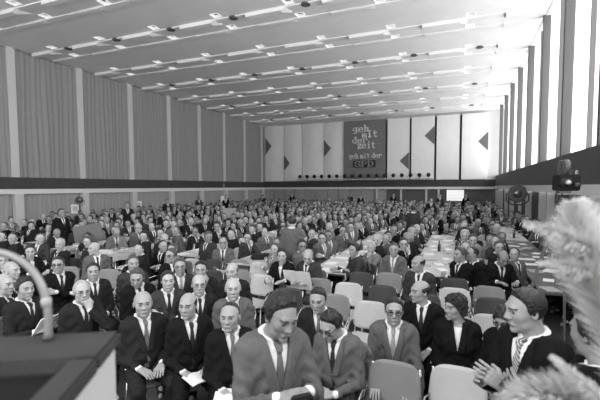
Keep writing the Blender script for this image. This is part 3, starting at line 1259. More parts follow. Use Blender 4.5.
# ------------------------------------------------------------------ chairs
def chair_meshes():
    def shell(w, hgt, bend, M, nu=12, nv=10, taper=.06):
        vs, fs = [], []
        for side in (0, 1):
            for j in range(nv + 1):
                for i in range(nu + 1):
                    u, v = i / nu * 2 - 1, j / nv * 2 - 1
                    x = u * math.sqrt(1 - .28 * v ** 4 * abs(v)) * w / 2 * (1 - taper * v)
                    z = v * math.sqrt(1 - .28 * u ** 4 * abs(u)) * hgt / 2
                    y = -bend * (u * u) + (.014 if side else 0)
                    vs.append(M @ Vector((x, y, z)))
        n = (nu + 1) * (nv + 1)
        for j in range(nv):
            for i in range(nu):
                a = j * (nu + 1) + i
                fs.append((a, a + 1, a + nu + 2, a + nu + 1))
                fs.append((n + a, n + a + nu + 1, n + a + nu + 2, n + a + 1))
        rim = [i for i in range(nu + 1)] + [(j + 1) * (nu + 1) - 1 for j in range(1, nv + 1)] + [nv * (nu + 1) + i for i in range(nu - 1, -1, -1)] + [j * (nu + 1) for j in range(nv - 1, 0, -1)]
        for a, b in zip(rim, rim[1:] + rim[:1]):
            fs.append((a, n + a, n + b, b))
        return vs, fs
    back = MB().add(*shell(.42, .34, .035, Matrix.Translation((0, .235, .665)) @ Matrix.Rotation(R(-10), 4, 'X')))
    seat = MB().add(*shell(.42, .42, .02, Matrix.Translation((0, -.01, .435)) @ Matrix.Rotation(R(-86), 4, 'X'), taper=-.04))
    fr = MB()
    for sx in (-1, 1):
        x = sx * .19
        fr.tube([(x, .262, .80), (x, .23, .62), (x * 1.02, .19, .44), (x, .17, .415), (x, -.17, .415)], .011, 8)
        fr.tube([(x * 1.08, .19, .60), (x * 1.22, .10, .61), (x * 1.22, -.05, .56), (x * 1.1, -.12, .42)], .009, 6)
    fr.tube([(-.19, .0, .412), (.19, .0, .412)], .010, 6)
    legs = []
    for sx in (-1, 1):
        for sy in (-1, 1):
            legs.append(MB().tube([(sx * .185, sy * .15, .415), (sx * .20, sy * .20, .02), (sx * .20, sy * .20, 0)], [.011, .011, .013], 8))
    one = MB()
    for m in [seat, back]:
        one.add(m.v, m.f, 0)
    for m in [fr] + legs:
        one.add(m.v, m.f, 1)
    return back, seat, fr, legs, one


_cb, _cs, _cf, _cl, _co = chair_meshes()
CH_BACK, CH_SEAT, CH_FRAME, CH_LEGS, CH_ONE = _cb.mesh('backrest', True), _cs.mesh('seat', True), _cf.mesh('frame', True), [l.mesh('leg', True) for l in _cl], _co.mesh('chair', True)
for me in (CH_BACK, CH_SEAT):
    me.materials.append(M_CHL)
for me in [CH_FRAME] + CH_LEGS:
    me.materials.append(M_METAL)
CH_ONE.materials.append(M_CHL)
CH_ONE.materials.append(M_METAL)


def put_chair(x, y, rz, m, label, group, parts=True):
    if not parts:
        o = bpy.data.objects.new('stacking_chair', CH_ONE)
        COL.objects.link(o)
        o.location = (x, y, 0)
        o.rotation_euler = (0, 0, rz)
        set_mats(o, [m])
        return tag(o, label, 'chair', group)
    t = empty('stacking_chair', (x, y, 0), rz, label, 'chair', group)
    for n, me in [('seat', CH_SEAT), ('backrest', CH_BACK)]:
        o = bpy.data.objects.new(n, me)
        COL.objects.link(o)
        o.parent = t
        set_mats(o, [m])
    for n, me in [('frame', CH_FRAME)] + [('leg', l) for l in CH_LEGS]:
        o = bpy.data.objects.new(n, me)
        COL.objects.link(o)
        o.parent = t
    return t
# ------------------------------------------------------------------ the nearest people, placed along sight lines
def cam_rz(x, y):
    return math.atan2(-x, y)


PEOPLE = []    # (x, y) of every placed seated head
HEADZ = {}


def put_px(key, px, py, db, dh, label, suit='dark', hairc='dark', skin=0, tie='dark', trousers=None, group=None, chair=None, sc=1.0, shirt=None, **kw):
    """head centre on the sight line of (px, py); db / dh turn body and head away from the camera's bearing (degrees, + to the window side)"""
    yaw = R(dh - db)
    kw['yaw'] = max(-1.25, min(1.25, yaw))
    q = person_parts_hm(**kw)
    x, y = unp(px, py, q[2] * sc)
    rz = cam_rz(x, y) + R(db)
    c, s_ = math.cos(rz), math.sin(rz)
    bx, by = x - (c * q[0] - s_ * q[1]) * sc, y - (s_ * q[0] + c * q[1]) * sc
    t = put_person(key, (bx, by, 0), rz, mats_for(suit, hairc, skin, tie, trousers, shirt), label, group, sc, **kw)
    PEOPLE.append((x, y))
    if chair is not None:
        put_chair(bx - s_ * -.06, by + c * .06, rz, {'L': M_CHL, 'M': M_CHM, 'D': M_CHD}[chair], 'stacking chair under the ' + ' '.join(label.split(',')[0].split()[:12]), 'occupied chairs of the front rows')
    return t, rz


def person_parts_hm(pose='lap', yaw=0, pitch=0, lean=None, twist=0, roll=0, woman=False, **kw):
    P = POSES[pose]
    lean = P.get('lean', .04) if lean is None else lean
    T = Matrix.Translation((0, 0, .96 if P.get('stand') else .53)) @ Matrix.Rotation(twist, 4, 'Z') @ Matrix.Rotation(lean, 4, 'X')
    nk = T @ Vector((0, .012, .475))
    Hm = Matrix.Translation(nk) @ Matrix.Rotation(twist + yaw, 4, 'Z') @ Matrix.Rotation(pitch + lean * .3, 4, 'X') @ Matrix.Rotation(roll, 4, 'Y') @ Matrix.Translation((0, -.035, .138))
    return Hm.translation


HR = dict(res=.008, hres=.0042, handres=.0036)
MR = dict(res=.010, hres=.0055, handres=.005)
G1 = 'seated audience in the front rows'
HERO = [
    # px py db dh pose label kwargs
    (143, 304, 12, 6, 'lap', 'heavy balding man in a dark suit with grey tie, beside the pale lectern side', dict(style='fringe', hairc='grey', suit='dark', tie='grey', fat=1.12, face=1, skin=0, chair='M')),
    (188, 306, 8, -22, 'lap', 'balding man with white pocket square holding a booklet on his knees', dict(style='fringe', hairc='dark', suit='black', tie='dark', fat=1.0, face=0, chair='M')),
    (230, 317, 5, -16, 'lap', 'broad man with pocket square and open brochure, behind the standing man\'s elbow', dict(style='receding', hairc='dark', suit='black', tie='grey', fat=1.1, face=1, chair='M')),
    (137, 278, 8, -10, 'clasp', 'dark-haired man looking down with white shirt, behind the heavy balding man', dict(style='parted', hairc='grey', suit='black', tie='dark', pitch=.3, chair='M')),
    (168, 281, 5, 4, 'fold', 'young dark-haired man with dark tie in the second row', dict(style='short', hairc='dark', suit='charcoal', tie='dark', face=2, skin=2, chair='L')),
    (199, 285, 5, 4, 'lap', 'bald man with thin glasses in the second row', dict(style='fringe', hairc='grey', suit='dark', tie='dark', glasses='thin', skin=2, chair='D')),
    (233, 289, 5, 2, 'lap', 'white-fringed bald man in a grey suit, behind the broad man with brochure', dict(style='fringe', hairc='white', suit='grey', tie='grey', skin=2, fat=1.08, face=1, chair='D')),
    (232, 272, 0, -20, 'lap', 'bald man looking down before the papered table', dict(style='fringe', hairc='grey', suit='dark', tie='grey', skin=2, chair='D')),
    (331, 326, -22, -38, 'clasp', 'man in a grey jacket with dark glasses bowing his head over his hands', dict(style='wavy', hairc='dark', suit='grey', trousers='charcoal', tie='dark', glasses='dark', pitch=.42, lean=.16, chair='M')),
    (318, 300, -5, -14, 'lap', 'dark-haired man looking down between empty chairs', dict(style='parted', hairc='dark', suit='dark', tie='grey', pitch=.2, face=1, chair='D')),
    (394, 311, -2, 2, 'knees', 'man in a grey suit with heavy glasses and striped tie', dict(style='short', hairc='dark', suit='grey', tie='striped', glasses='dark', skin=0, face=0, chair='D')),
    (455, 308, 0, -48, 'clasp', 'curly-haired woman in black with folded hands', dict(style='curly', hairc='brown', suit='black', woman=True, chair='D', face=2, skin=0)),
    (420, 292, -8, -58, 'lap', 'bald man in black turning his head, behind the bespectacled man', dict(style='fringe', hairc='dark', suit='black', tie='dark', skin=0, chair='D')),
    (25, 289, 35, 28, 'read', 'smiling dark-haired man holding white sheets, near the lectern', dict(style='wavy', hairc='dark', suit='dark', tie='dark', skin=0, chair='M')),
    (5, 285, 40, 42, 'lap', 'white-haired man at the picture edge above the lectern', dict(style='short', hairc='white', suit='dark', tie='dark', skin=2, chair='M')),
    (12, 271, 30, 50, 'lap', 'white-haired man sitting behind the other white-haired man', dict(style='receding', hairc='white', suit='charcoal', skin=2, chair='M')),
    (2, 261, 25, 10, 'fold', 'grey-haired round-headed man at the very edge, higher up', dict(style='receding', hairc='white', suit='dark', skin=2, chair='M')),
    (58, 265, 15, -12, 'fold', 'man in black with thick dark glasses', dict(style='short', hairc='dark', suit='black', glasses='dark', skin=0, chair='M')),
    (82, 292, 20, 14, 'chin', 'grey-haired man with glasses resting his chin on his hand', dict(style='receding', hairc='white', suit='dark', glasses='thin', skin=2, chair='M')),
    (93, 272, 10, 2, 'lap', 'young man with slick dark hair in front of the pale empty chairs', dict(style='short', hairc='dark', suit='dark', face=2, skin=0, chair='M')),
    (94, 249, 10, -60, 'lap', 'bald man in a grey jacket looking aside, near the stacked pale chairs', dict(style='bald', hairc='grey', suit='grey', skin=2, chair='M')),
    (30, 252, 20, 5, 'table', 'woman with dark wavy hair behind the curved tube', dict(style='wavy', hairc='dark', suit='black', skin=2, woman=True, chair='M')),
    (133, 264, 15, 10, 'lap', 'grey-haired man in charcoal right beside the pale empty chairs', dict(style='short', hairc='grey', suit='charcoal', skin=0, chair='M')),
    (180, 267, 5, 0, 'fold', 'grey-haired man with glasses and grey suit in the third row', dict(style='parted', hairc='grey', suit='charcoal', glasses='thin', tie='pale', chair='M')),
    (201, 270, 5, -8, 'chin', 'dark-haired man with his hand before his mouth, third row', dict(style='parted', hairc='brown', suit='dark', chair='D')),
    (171, 256, 10, -40, 'lap', 'man with dark glasses stretching out beside a white paper', dict(style='parted', hairc='grey', suit='black', glasses='dark', chair='M')),
    (282, 256, -20, -6, 'table', 'dark-haired woman in a black suit with white blouse at the table end', dict(style='wavy', hairc='dark', suit='black', woman=True, skin=2, chair='D')),
    (308, 257, -25, -10, 'read', 'white-haired man in grey reading an open newspaper', dict(style='receding', hairc='white', suit='charcoal', pitch=.4, skin=2, chair='M')),
    (354, 250, -70, -45, 'table', 'dark-haired man in charcoal leaning on the papered table, looking back', dict(style='wavy', hairc='dark', suit='charcoal', skin=0, chair='D')),
    (394, 250, -12, -6, 'knees', 'big man in a grey suit with white tie facing the stage', dict(style='short', hairc='grey', suit='grey', tie='pale', fat=1.15, face=1, chair='M')),
    (418, 264, -10, -50, 'lap', 'bald man looking aside in front of the paper-covered table', dict(style='fringe', hairc='dark', suit='charcoal', chair='M', skin=0)),
    (460, 255, -35, -55, 'fold', 'grey-haired man in black seen from the side, by the papered table', dict(style='short', hairc='grey', suit='black', chair='D')),
    (472, 254, -30, -62, 'lap', 'dark-haired man in black right next to the grey-haired man in profile', dict(style='receding', hairc='dark', suit='black', chair='D')),
    (503, 259, 20, 28, 'table', 'bald man in black bent over the long table by the tripod', dict(style='fringe', hairc='dark', suit='black', pitch=.35, skin=1, fat=1.1, chair='D')),
    (223, 243, -5, -3, 'clasp', 'man with glasses in a light grey suit at the near end of the table', dict(style='receding', hairc='grey', suit='grey', glasses='thin', tie='dark', chair='M')),
    (505, 321, -20, -25, 'lap', 'dark curly-haired woman half hidden behind the clapping man', dict(style='curly', hairc='dark', suit='black', woman=True, pitch=.25, skin=1, glasses='dark', chair='D')),
]
hero_objs = []
for n, (px_, py_, db, dh, pose, lab, kw) in enumerate(HERO):
    t, rz = put_px('hero%d' % n, px_, py_, db, dh, lab, group=None, pose=pose, **dict(HR if py_ > 260 else MR, **kw))
    hero_objs.append((t, rz))
# people standing close to the rostrum
t_stand, rz_stand = put_px('stand', 281, 317, 20, 30, 'standing man in a grey suit bowing over something in his hands, cigarette in mouth', pose='hold', style='wavy', hairc='dark', skin=1, suit='grey', tie='grey', pitch=.30, lean=.10, roll=.08, **HR)
t_clap, rz_clap = put_px('clap', 525, 311, -38, -62, 'standing man in a black suit with striped tie clapping his hands', pose='clap', style='parted', hairc='dark', suit='black', tie='striped', pitch=.12, lean=.06, skin=0, **HR)
t_edge, _ = put_px('edge', 594, 334, -80, -125, 'dark-clad standing man at the picture edge behind the feathery plumes', pose='clap', style='wavy', hairc='dark', suit='black', tie='dark', pitch=.15, skin=1, **MR)


def local_box(parent, name, m, x0, x1, y0, y1, z0, z1, M=None, r=.003):
    return MB().rbox(x0, x1, y0, y1, z0, z1, r, M=M).build(name, m, parent)


def place_like(t, pts):
    """world matrix of a person frame"""
    return Matrix.Translation(t.location) @ Matrix.Rotation(t.rotation_euler.z, 4, 'Z')


def loose(name, mb, m, t, label, cat, group=None):
    """a thing held by a person: built in that person's frame, left top-level"""
    o = mb.build(name, m)
    o.matrix_world = place_like(t, None)
    return tag(o, label, cat, group)


# pocket squares, a brooch
for idx in (1, 2):
    t = hero_objs[idx][0]
    MB().rbox(.075, .115, -.150, -.136, .865, .885, .004, M=Matrix.Rotation(-.1, 4, 'X') @ Matrix.Translation((0, .09, 0))).build('pocket_square', M_PAPER, t)


def booklet(w=.30, d=.21, th=.006, M=None):
    mb = MB()
    for sx in (-1, 1):
        n = 6
        vs, fs = [], []
        for i in range(n + 1):
            u = i / n
            x = sx * u * w / 2
            z = .012 * math.sin(math.pi * u) + .0
            for y in (-d / 2, d / 2):
                vs += [Vector((x, y, z)), Vector((x, y, z + th))]
        for i in range(n):
            a = i * 4
            b = a + 4
            fs += [(a, b, b + 2, a + 2), (a + 1, a + 3, b + 3, b + 1), (a, a + 1, b + 1, b), (a + 2, b + 2, b + 3, a + 3)]
        fs += [(n * 4, n * 4 + 1, n * 4 + 3, n * 4 + 2), (0, 2, 3, 1)]
        mb.add([M @ v for v in vs] if M is not None else vs, fs)
    return mb


Ml = Matrix.Translation((0, -.38, .605)) @ Matrix.Rotation(R(8), 4, 'X')
loose('booklet', booklet(M=Matrix.Translation((.05, -.40, .612)) @ Matrix.Rotation(.3, 4, 'Z')), M_PAPER, hero_objs[1][0], 'white booklet on the knees of the man with a pocket square', 'booklet')
loose('brochure', booklet(.36, .26, M=Matrix.Translation((0, -.40, .612)) @ Matrix.Rotation(-.2, 4, 'Z')), M_PAPER, hero_objs[2][0], 'open white brochure on the knees of the broad man', 'brochure')
loose('paper_sheets', booklet(.34, .24, .01, M=Matrix.Translation((0, -.44, .80)) @ Matrix.Rotation(R(-52), 4, 'X')), M_PAPER, hero_objs[13][0], 'white sheets held up by the smiling man near the lectern', 'papers')
loose('newspaper', booklet(.46, .34, .004, M=Matrix.Translation((0, -.44, .80)) @ Matrix.Rotation(R(-66), 4, 'X')), mat('newsprint', .66, .9, .12, 60), hero_objs[27][0], 'open newspaper read by the white-haired man', 'newspaper')
loose('note_paper', booklet(.20, .15, M=Matrix.Translation((0, -.38, .625))), M_PAPER, hero_objs[3][0], 'small white paper on the lap of the man behind the heavy balding man', 'paper')
# camera held by the bowing man in the standing pose
mb = MB().rbox(-.05, .05, -.475, -.43, 1.225, 1.295, .008).lathe([(.026, 0), (.028, .02), (.024, .05)], 14, M=Matrix.Translation((0, -.47, 1.26)) @ Matrix.Rotation(R(90), 4, 'X'))
loose('small_camera', mb, M_BLACK, t_stand, 'small dark camera in the hands of the standing man', 'camera')

# ------------------------------------------------------------------ empty chairs of the front block
EMP = [(260, 271, 'L'), (262, 285, 'L'), (292, 286, 'D'), (332, 279, 'L'), (319, 289, 'M'), (349, 294, 'L'), (335, 307, 'M'), (361, 282, 'D'), (389, 283, 'M'), (382, 297, 'D'),
       (371, 315, 'L'), (360, 338, 'D'), (393, 382, 'M'), (456, 388, 'L'), (454, 289, 'D'), (455, 300, 'L'), (488, 298, 'M'), (491, 311, 'D'), (491, 330, 'L'),
       (261, 298, 'M'), (241, 280, 'M'), (240, 268, 'M'), (214, 268, 'D'), (214, 280, 'D'), (192, 267, 'L'), (156, 286, 'L'),
       (109, 257, 'L'), (111, 268, 'L'), (114, 279, 'M'), (73, 276, 'M'), (290, 300, 'D'), (424, 306, 'D'), (312, 273, 'M'), (420, 328, 'D')]
cnt = {}
placed_ch = []
TONE = {'L': 'pale', 'M': 'mid-grey', 'D': 'dark'}
for px_, py_, tn in EMP:
    x, y = unp(px_, py_, .665)
    y -= .24
    if any((x - a) ** 2 + (y - b + .05) ** 2 < .13 for a, b in placed_ch):
        continue
    if any(abs(x - h[0].location.x) < .36 and abs(y - h[0].location.y) < .40 for h in hero_objs):
        continue
    placed_ch.append((x, y))
    row = int(round((y - 2.95) / .82))
    k = (tn, row)
    cnt[k] = cnt.get(k, 0) + 1
    rz = R(22) if px_ < 120 else R(random.uniform(-4, 4))
    put_chair(x, y, rz, {'L': M_CHL, 'M': M_CHM, 'D': M_CHD}[tn], '', 'empty chairs of the front rows')
    placed_ch[-1] = (x, y)
    o = [q for q in COL.objects if q.name.startswith('stacking_chair') and q.get('label', 'x') in ('', 'x') and q.parent is None][-1]
    o['_px'] = px_
    o['_r'] = row
    o['_t'] = tn
# name each empty chair by tone, row and order from the window side
allc = [q for q in COL.objects if '_px' in q.keys()]
allc.sort(key=lambda q: (q['_r'], -q['_px']))
seen = {}
for q in allc:
    k = (q['_r'], q['_t'])
    seen[k] = seen.get(k, 0) + 1
    q['label'] = 'empty %s shell chair, %s such from the windows in row %s from the stage' % (TONE[q['_t']], ORD[seen[k] - 1], ['one', 'two', 'three', 'four', 'five', 'six', 'seven', 'eight', 'nine'][max(0, min(8, q['_r']))])
for q in allc:
    for a in ('_px', '_r', '_t'):
        del q[a]

# ------------------------------------------------------------------ long rows of tables
LANES = [1.42, -.45, -2.15, -3.9, -5.6, -7.3, -9.0, -10.7, -12.35, -14.0]
START = [6.4, 6.9, 6.5, 6.6, 7.0, 6.4, 6.6, 7.2, 8.2, 9.2]
TEND = [17.5, 13.5, 15.5, 16.5, 15, 17, 16, 17, 16.5, 17]
NUM = ['one', 'two', 'three', 'four', 'five', 'six', 'seven', 'eight', 'nine', 'ten']
TL = 2.0


def table_meshes():
    top = MB().rbox(-.34, .34, 0.01, TL - .01, .715, .745, .006).mesh('tabletop')
    cov = MB()
    n = 20
    vs, fs = [], []
    prof = [(-.352, .64), (-.350, .745), (-.34, .7515), (.34, .7515), (.350, .745), (.352, .64)]
    for i in range(n + 1):
        y = .0 + TL * i / n
        for j, (x, z) in enumerate(prof):
            dz = .012 * math.sin(i * 1.7 + j) if j in (0, 5) else 0
            vs.append((x + (.006 * math.sin(i * 2.1 + j) if j in (0, 5) else 0), y, z + dz))
    m_ = len(prof)
    for i in range(n):
        for j in range(m_ - 1):
            a = i * m_ + j
            fs.append((a, a + 1, a + m_ + 1, a + m_))
    cov.add(vs, fs)
    leg = [MB().tube([(sx * .29, y, 0), (sx * .29, y, .715)], .016, 8).mesh('leg', True) for sx in (-1, 1) for y in (.12, TL - .12)]
    cover = cov.mesh('paper_cover')
    top.materials.append(M_TABLE)
    cover.materials.append(M_CLOTH)
    for l in leg:
        l.materials.append(M_METAL)
    one = MB().rbox(-.34, .34, .01, TL - .01, .715, .752, .006).mesh('long_table')
    one.materials.append(M_CLOTH)
    return top, cover, leg, one


T_TOP, T_COV, T_LEG, T_ONE = table_meshes()
M_PAPERS = [M_PAPER, mat('grey_print', .35, .9, .3, 50), mat('white_sheet_bright', .8, .8)]
pap = [booklet(.21, .15, .003).mesh('paper'), MB().rbox(-.105, .105, -.148, .148, 0, .004, .001).mesh('paper'), MB().rbox(-.15, .15, -.105, .105, 0, .012, .002).mesh('paper')]
bag = MB().rbox(-.19, .19, -.05, .05, 0, .28, .02).tube([(-.06, 0, .28), (-.06, 0, .31), (.06, 0, .31), (.06, 0, .28)], .008, 6).mesh('briefcase')
botm = MB().lathe([(.033, 0), (.035, .02), (.035, .13), (.028, .165), (.014, .20), (.013, .235), (.016, .238), (.016, .25)], 14).mesh('bottle', True)
glm = MB().lathe([(.022, 0), (.030, .10), (.028, .10), (.021, .01)], 14).mesh('drinking_glass', True)
for me in pap:
    me.materials.append(M_PAPER)
bag.materials.append(M_BLACK)
botm.materials.append(M_GLASSV)
glm.materials.append(mat('clear_tumbler', .6, .05, spec=.9))
rnd = random.Random(11)
npap = 0
for li, (lx_, st) in enumerate(zip(LANES, START)):
    y = st
    k = 0
    while y + TL < TEND[li]:
        if k < 3:
            t = empty('long_table', (lx_, y, 0), 0, 'long %s table, %s from the stage in table row %s from the windows' % ('dark wooden' if li == 0 else 'paper-covered', ORD[k], NUM[li]), 'table', 'long tables in rows')
            for n_, me in [('tabletop', T_TOP)] + ([('paper_cover', T_COV)] if li > 0 else []) + [('leg', l) for l in T_LEG]:
                o = bpy.data.objects.new(n_, me)
                COL.objects.link(o)
                o.parent = t
        else:
            o = bpy.data.objects.new('long_table', T_ONE)
            COL.objects.link(o)
            o.location = (lx_, y, 0)
            tag(o, 'long paper-covered table, %s from the stage in table row %s from the windows' % (ORD[k], NUM[li]), 'table', 'long tables in rows')
        if k < 4:
            for q in range(6 if li < 6 else 4):
                yy = y + .15 + (q + rnd.random() * .6) * TL / 6.5
                if li == 3 and 7.0 < yy < 7.75:
                    continue
                o = bpy.data.objects.new('paper', pap[rnd.randrange(3)])
                COL.objects.link(o)
                sd = 1 if q % 2 else -1
                o.location = (lx_ + sd * rnd.uniform(.08, .2), yy, .753 if li else .746)
                o.rotation_euler = (0, 0, rnd.uniform(-.5, .5) + 1.57)
                set_mats(o, [M_PAPERS[rnd.choice((0, 0, 2, 1) if li else (0, 1, 1))]])
                tag(o, 'loose printed papers lying on table row %s from the windows' % NUM[li], 'paper', 'papers on table row %s' % NUM[li])
            for q in range(1 if k % 2 else 0):
                o = bpy.data.objects.new('bottle', botm)
                COL.objects.link(o)
                o.location = (lx_ + rnd.uniform(-.05, .05), y + rnd.uniform(.2, 1.8), .753 if li else .746)
                tag(o, 'dark drink bottle standing on table row %s from the windows' % NUM[li], 'bottle', 'bottles on table row %s' % NUM[li])
                o2 = bpy.data.objects.new('drinking_glass', glm)
                COL.objects.link(o2)
                o2.location = (o.location.x + .1, o.location.y + .04, .753 if li else .746)
                tag(o2, 'clear tumbler beside a bottle on table row %s from the windows' % NUM[li], 'glass', 'glasses on table row %s' % NUM[li])
        y += TL
        k += 1
o = bpy.data.objects.new('briefcase', bag)
COL.objects.link(o)
o.location = (LANES[3] + .02, 7.45, .804)
o.rotation_euler = (R(90), 0, R(20))
tag(o, 'flat black briefcase lying on the near end of a papered table', 'briefcase')

# ------------------------------------------------------------------ the crowd at the tables
MIDPX = """11,218 4,225 24,220 31,224 49,219 68,218 59,224 71,224 44,228 58,230 2,233 13,238 28,236 40,237 60,244 78,218 90,215 84,221 102,213 112,212 130,211 143,209 137,220 144,218
131,232 144,231 106,228 104,236 88,240 139,245 156,220 166,223 172,214 180,212 180,224 189,224 165,229 195,229 177,236 188,236 202,231 163,242 214,221 205,222 211,236 206,241
172,246 186,254 142,276 226,218 212,221 238,224 243,226 251,228 253,221 261,222 255,213 269,220 267,213 283,224 287,219 228,227 223,232 242,240 255,235 271,231 275,246 282,238
296,227 289,230 299,236 303,245 320,245 308,218 299,215 332,238 347,236 329,227 335,224 345,230 357,227 341,213 348,213 367,247 376,246 355,238
369,225 386,236 378,236 405,242 418,229 413,226 412,250 382,227 440,228 456,236 451,230 461,243 457,226 444,221 430,217 457,217 478,222 490,222 490,238 496,241 473,239 466,232
530,226 529,231 521,230 519,218 508,222 497,212 530,239 499,245 513,236 540,246 548,252 524,247""".split()
# figure types for middle distances: pose, head turn, hair shape
STY = ['short', 'parted', 'receding', 'short', 'fringe', 'wavy', 'parted', 'short']
MV = []
vi = 0
for pose, yaw, st, face, gl, pitch in [('table', 0, 'short', 0, None, 0), ('table', .75, 'parted', 1, None, 0), ('table', -.75, 'short', 2, None, 0), ('table', 1.0, 'receding', 1, None, 0), ('table', -1.0, 'receding', 0, None, 0),
                                       ('fold', .5, 'short', 2, None, 0), ('fold', -.5, 'parted', 0, 'thin', .05), ('lap', .8, 'wavy', 0, None, .1), ('lap', -.8, 'receding', 2, None, 0), ('chin', .3, 'parted', 1, None, 0),
                                       ('read', 0, 'fringe', 1, None, .35), ('chin', -.6, 'short', 0, 'thin', 0)]:
    MV.append(dict(pose=pose, yaw=yaw, style=st, face=face, glasses=gl, pitch=pitch))
MRES = dict(res=.013, hres=.0075, handres=.007)
LRES = dict(res=.019, hres=.0105, handres=.010)


def choose(yaw_needed, rnd_):
    c = sorted(range(len(MV)), key=lambda i: abs(MV[i]['yaw'] - yaw_needed) + rnd_.random() * .35)
    return c[0]


def assign(x, y, rnd_):
    """which table row, which side, and which way this seat faces"""
    li = min(range(len(LANES)), key=lambda i: abs(abs(x - LANES[i]) - .62))
    side = 1 if x > LANES[li] else -1
    toward = math.pi / 2 * -side     # rz that faces the table: facing (sin rz, -cos rz)
    camr = cam_rz(x, y)
    f = rnd_.uniform(.25, .75)
    body = camr * (1 - f) + toward * f
    look = camr + rnd_.uniform(-.5, .5)
    return li, side, body, look


seats = []
rnd = random.Random(5)
for s_ in MIDPX:
    px_, py_ = map(float, s_.split(','))
    x, y = unp(px_, py_, 1.17)
    if x < XL + .5 or x > 2.2:
        continue
    li, side, body, look = assign(x, y, rnd)
    if y > START[li] - .1 and abs(x - LANES[li]) < .56:
        x = LANES[li] + side * .56
    if any((x - a) ** 2 + (y - b) ** 2 < .16 for a, b in PEOPLE):
        continue
    PEOPLE.append((x, y))
    seats.append((x, y, li, side, body, look))
for li, (lx_, st) in enumerate(zip(LANES, START)):
    for side in (-1, 1):
        y = st + .35 + rnd.random() * .3
        while y < TEND[li] - .2:
            x = lx_ + side * (.60 + rnd.uniform(-.05, .07))
            y2 = y + rnd.uniform(-.12, .12)
            y += .60
            if x > 2.3 or x < XL + .55 or rnd.random() < .05:
                continue
            p = to_px(x, y2, 1.2)
            if not (-25 < p[0] < 625):
                continue
            if li == 0 and 4.2 < y2 < 7.2:
                continue
            if any((x - a) ** 2 + (y2 - b) ** 2 < .20 for a, b in PEOPLE):
                continue
            PEOPLE.append((x, y2))
            _, _, body, look = assign(x, y2, rnd)
            seats.append((x, y2, li, side, body, look))
y = 14.0
while y < YB - 1.6:
    x = XL + .7
    while x < 2.0:
        x2, y2 = x + rnd.uniform(-.14, .14), y + rnd.uniform(-.22, .22)
        x += .60
        if rnd.random() < .07 or any(abs(x2 - l_) < 1.0 and y2 < te - .1 for l_, te in zip(LANES, TEND)):
            continue
        p = to_px(x2, y2, 1.2)
        if not (-15 < p[0] < 615) or any((x2 - a) ** 2 + (y2 - b) ** 2 < .19 for a, b in PEOPLE):
            continue
        PEOPLE.append((x2, y2))
        c_ = cam_rz(x2, y2)
        seats.append((x2, y2, min(range(len(LANES)), key=lambda i: abs(x2 - LANES[i])), 1 if rnd.random() < .5 else -1, c_ + rnd.uniform(-.9, .9), c_ + rnd.uniform(-.6, .6)))
    y += .80
# a few more seated along the curtain wall and in the cross aisle
for i in range(40):
    x, y = XL + .75 + rnd.uniform(-.1, .1), 11.5 + i * .62
    if y < YB - 1.5 and not any((x - a) ** 2 + (y - b) ** 2 < .2 for a, b in PEOPLE):
        PEOPLE.append((x, y))
        seats.append((x, y, 9, -1, cam_rz(x, y) + rnd.uniform(-.3, .3), cam_rz(x, y) + rnd.uniform(-.4, .4)))

seats.sort(key=lambda s: s[0] ** 2 + s[1] ** 2)
N_HERO = len(HERO) + 3
N_STAND = 17
n_ind = 300 - N_HERO - N_STAND
ind, rest = seats[:n_ind], seats[n_ind:]
# order along each table side, counted from the stage
order = {}
for s in sorted(ind, key=lambda s: s[1]):
    order.setdefault((s[2], s[3]), []).append(s)
SUITW = {'black': 'black', 'dark': 'dark', 'charcoal': 'charcoal', 'grey': 'grey', 'light': 'light grey'}
HAIRW = {'dark': 'dark-haired', 'brown': 'dark-haired', 'grey': 'grey-haired', 'white': 'white-haired'}
for i, (x, y, li, side, body, look) in enumerate(ind):
    r2 = random.Random(i * 7 + 3)
    v = choose(((look - body + math.pi) % (2 * math.pi)) - math.pi, r2)
    kw = dict(MV[v])
    suit = r2.choice(['black', 'dark', 'dark', 'charcoal', 'charcoal', 'grey', 'grey', 'light'])
    hc = r2.choice(['dark', 'dark', 'dark', 'brown', 'brown', 'grey', 'grey', 'white'])
    if kw['style'] in ('fringe', 'receding'):
        hc = r2.choice(['dark', 'brown', 'grey', 'grey', 'white'])
    ms = mats_for(suit, hc, r2.randrange(3), r2.choice(['dark', 'grey', 'pale', 'dark']), shirt=None)
    o_i = order[(li, side)].index((x, y, li, side, body, look))
    bald = kw['style'] == 'fringe'
    lab = '%s man in %s suit, %s from stage, %s side, table row %s from windows' % ('bald' if bald else HAIRW[hc], SUITW[suit], ORD[o_i], 'window' if side > 0 else 'curtain', NUM[li])
    hm = person_parts_hm(**{k: w for k, w in kw.items() if k in ('pose', 'yaw', 'pitch')})
    c, s_ = math.cos(body), math.sin(body)
    sc = r2.uniform(.95, 1.04)
    bx, by = x - (c * hm[0] - s_ * hm[1]) * sc, y - (s_ * hm[0] + c * hm[1]) * sc
    d = math.hypot(x, y)
    grp = 'audience on the %s side of table row %s' % ('window' if side > 0 else 'curtain', NUM[li])
    if i < 75:
        t = put_person('mid%d' % v, (bx, by, 0), body, ms, lab, grp, sc, **dict(MRES, **kw))
    else:
        me, _ = one_mesh('low%d' % v, **dict(LRES, **kw))
        t = bpy.data.objects.new('person', me)
        COL.objects.link(t)
        t.location = (bx, by, 0)
        t.rotation_euler = (0, 0, body)
        t.scale = (sc, sc, sc)
        set_mats(t, ms)
        tag(t, lab, 'person', grp)
    if i < 200:
        ct = r2.choice([M_CHL, M_CHM, M_CHD])
        put_chair(bx + s_ * -.06, by + c * .06, body, ct, 'shell chair taken by the audience on the %s side of table row %s' % ('window' if side > 0 else 'curtain', NUM[li]),
                  'chairs on the %s side of table row %s' % ('window' if side > 0 else 'curtain', NUM[li]), parts=i < 40)

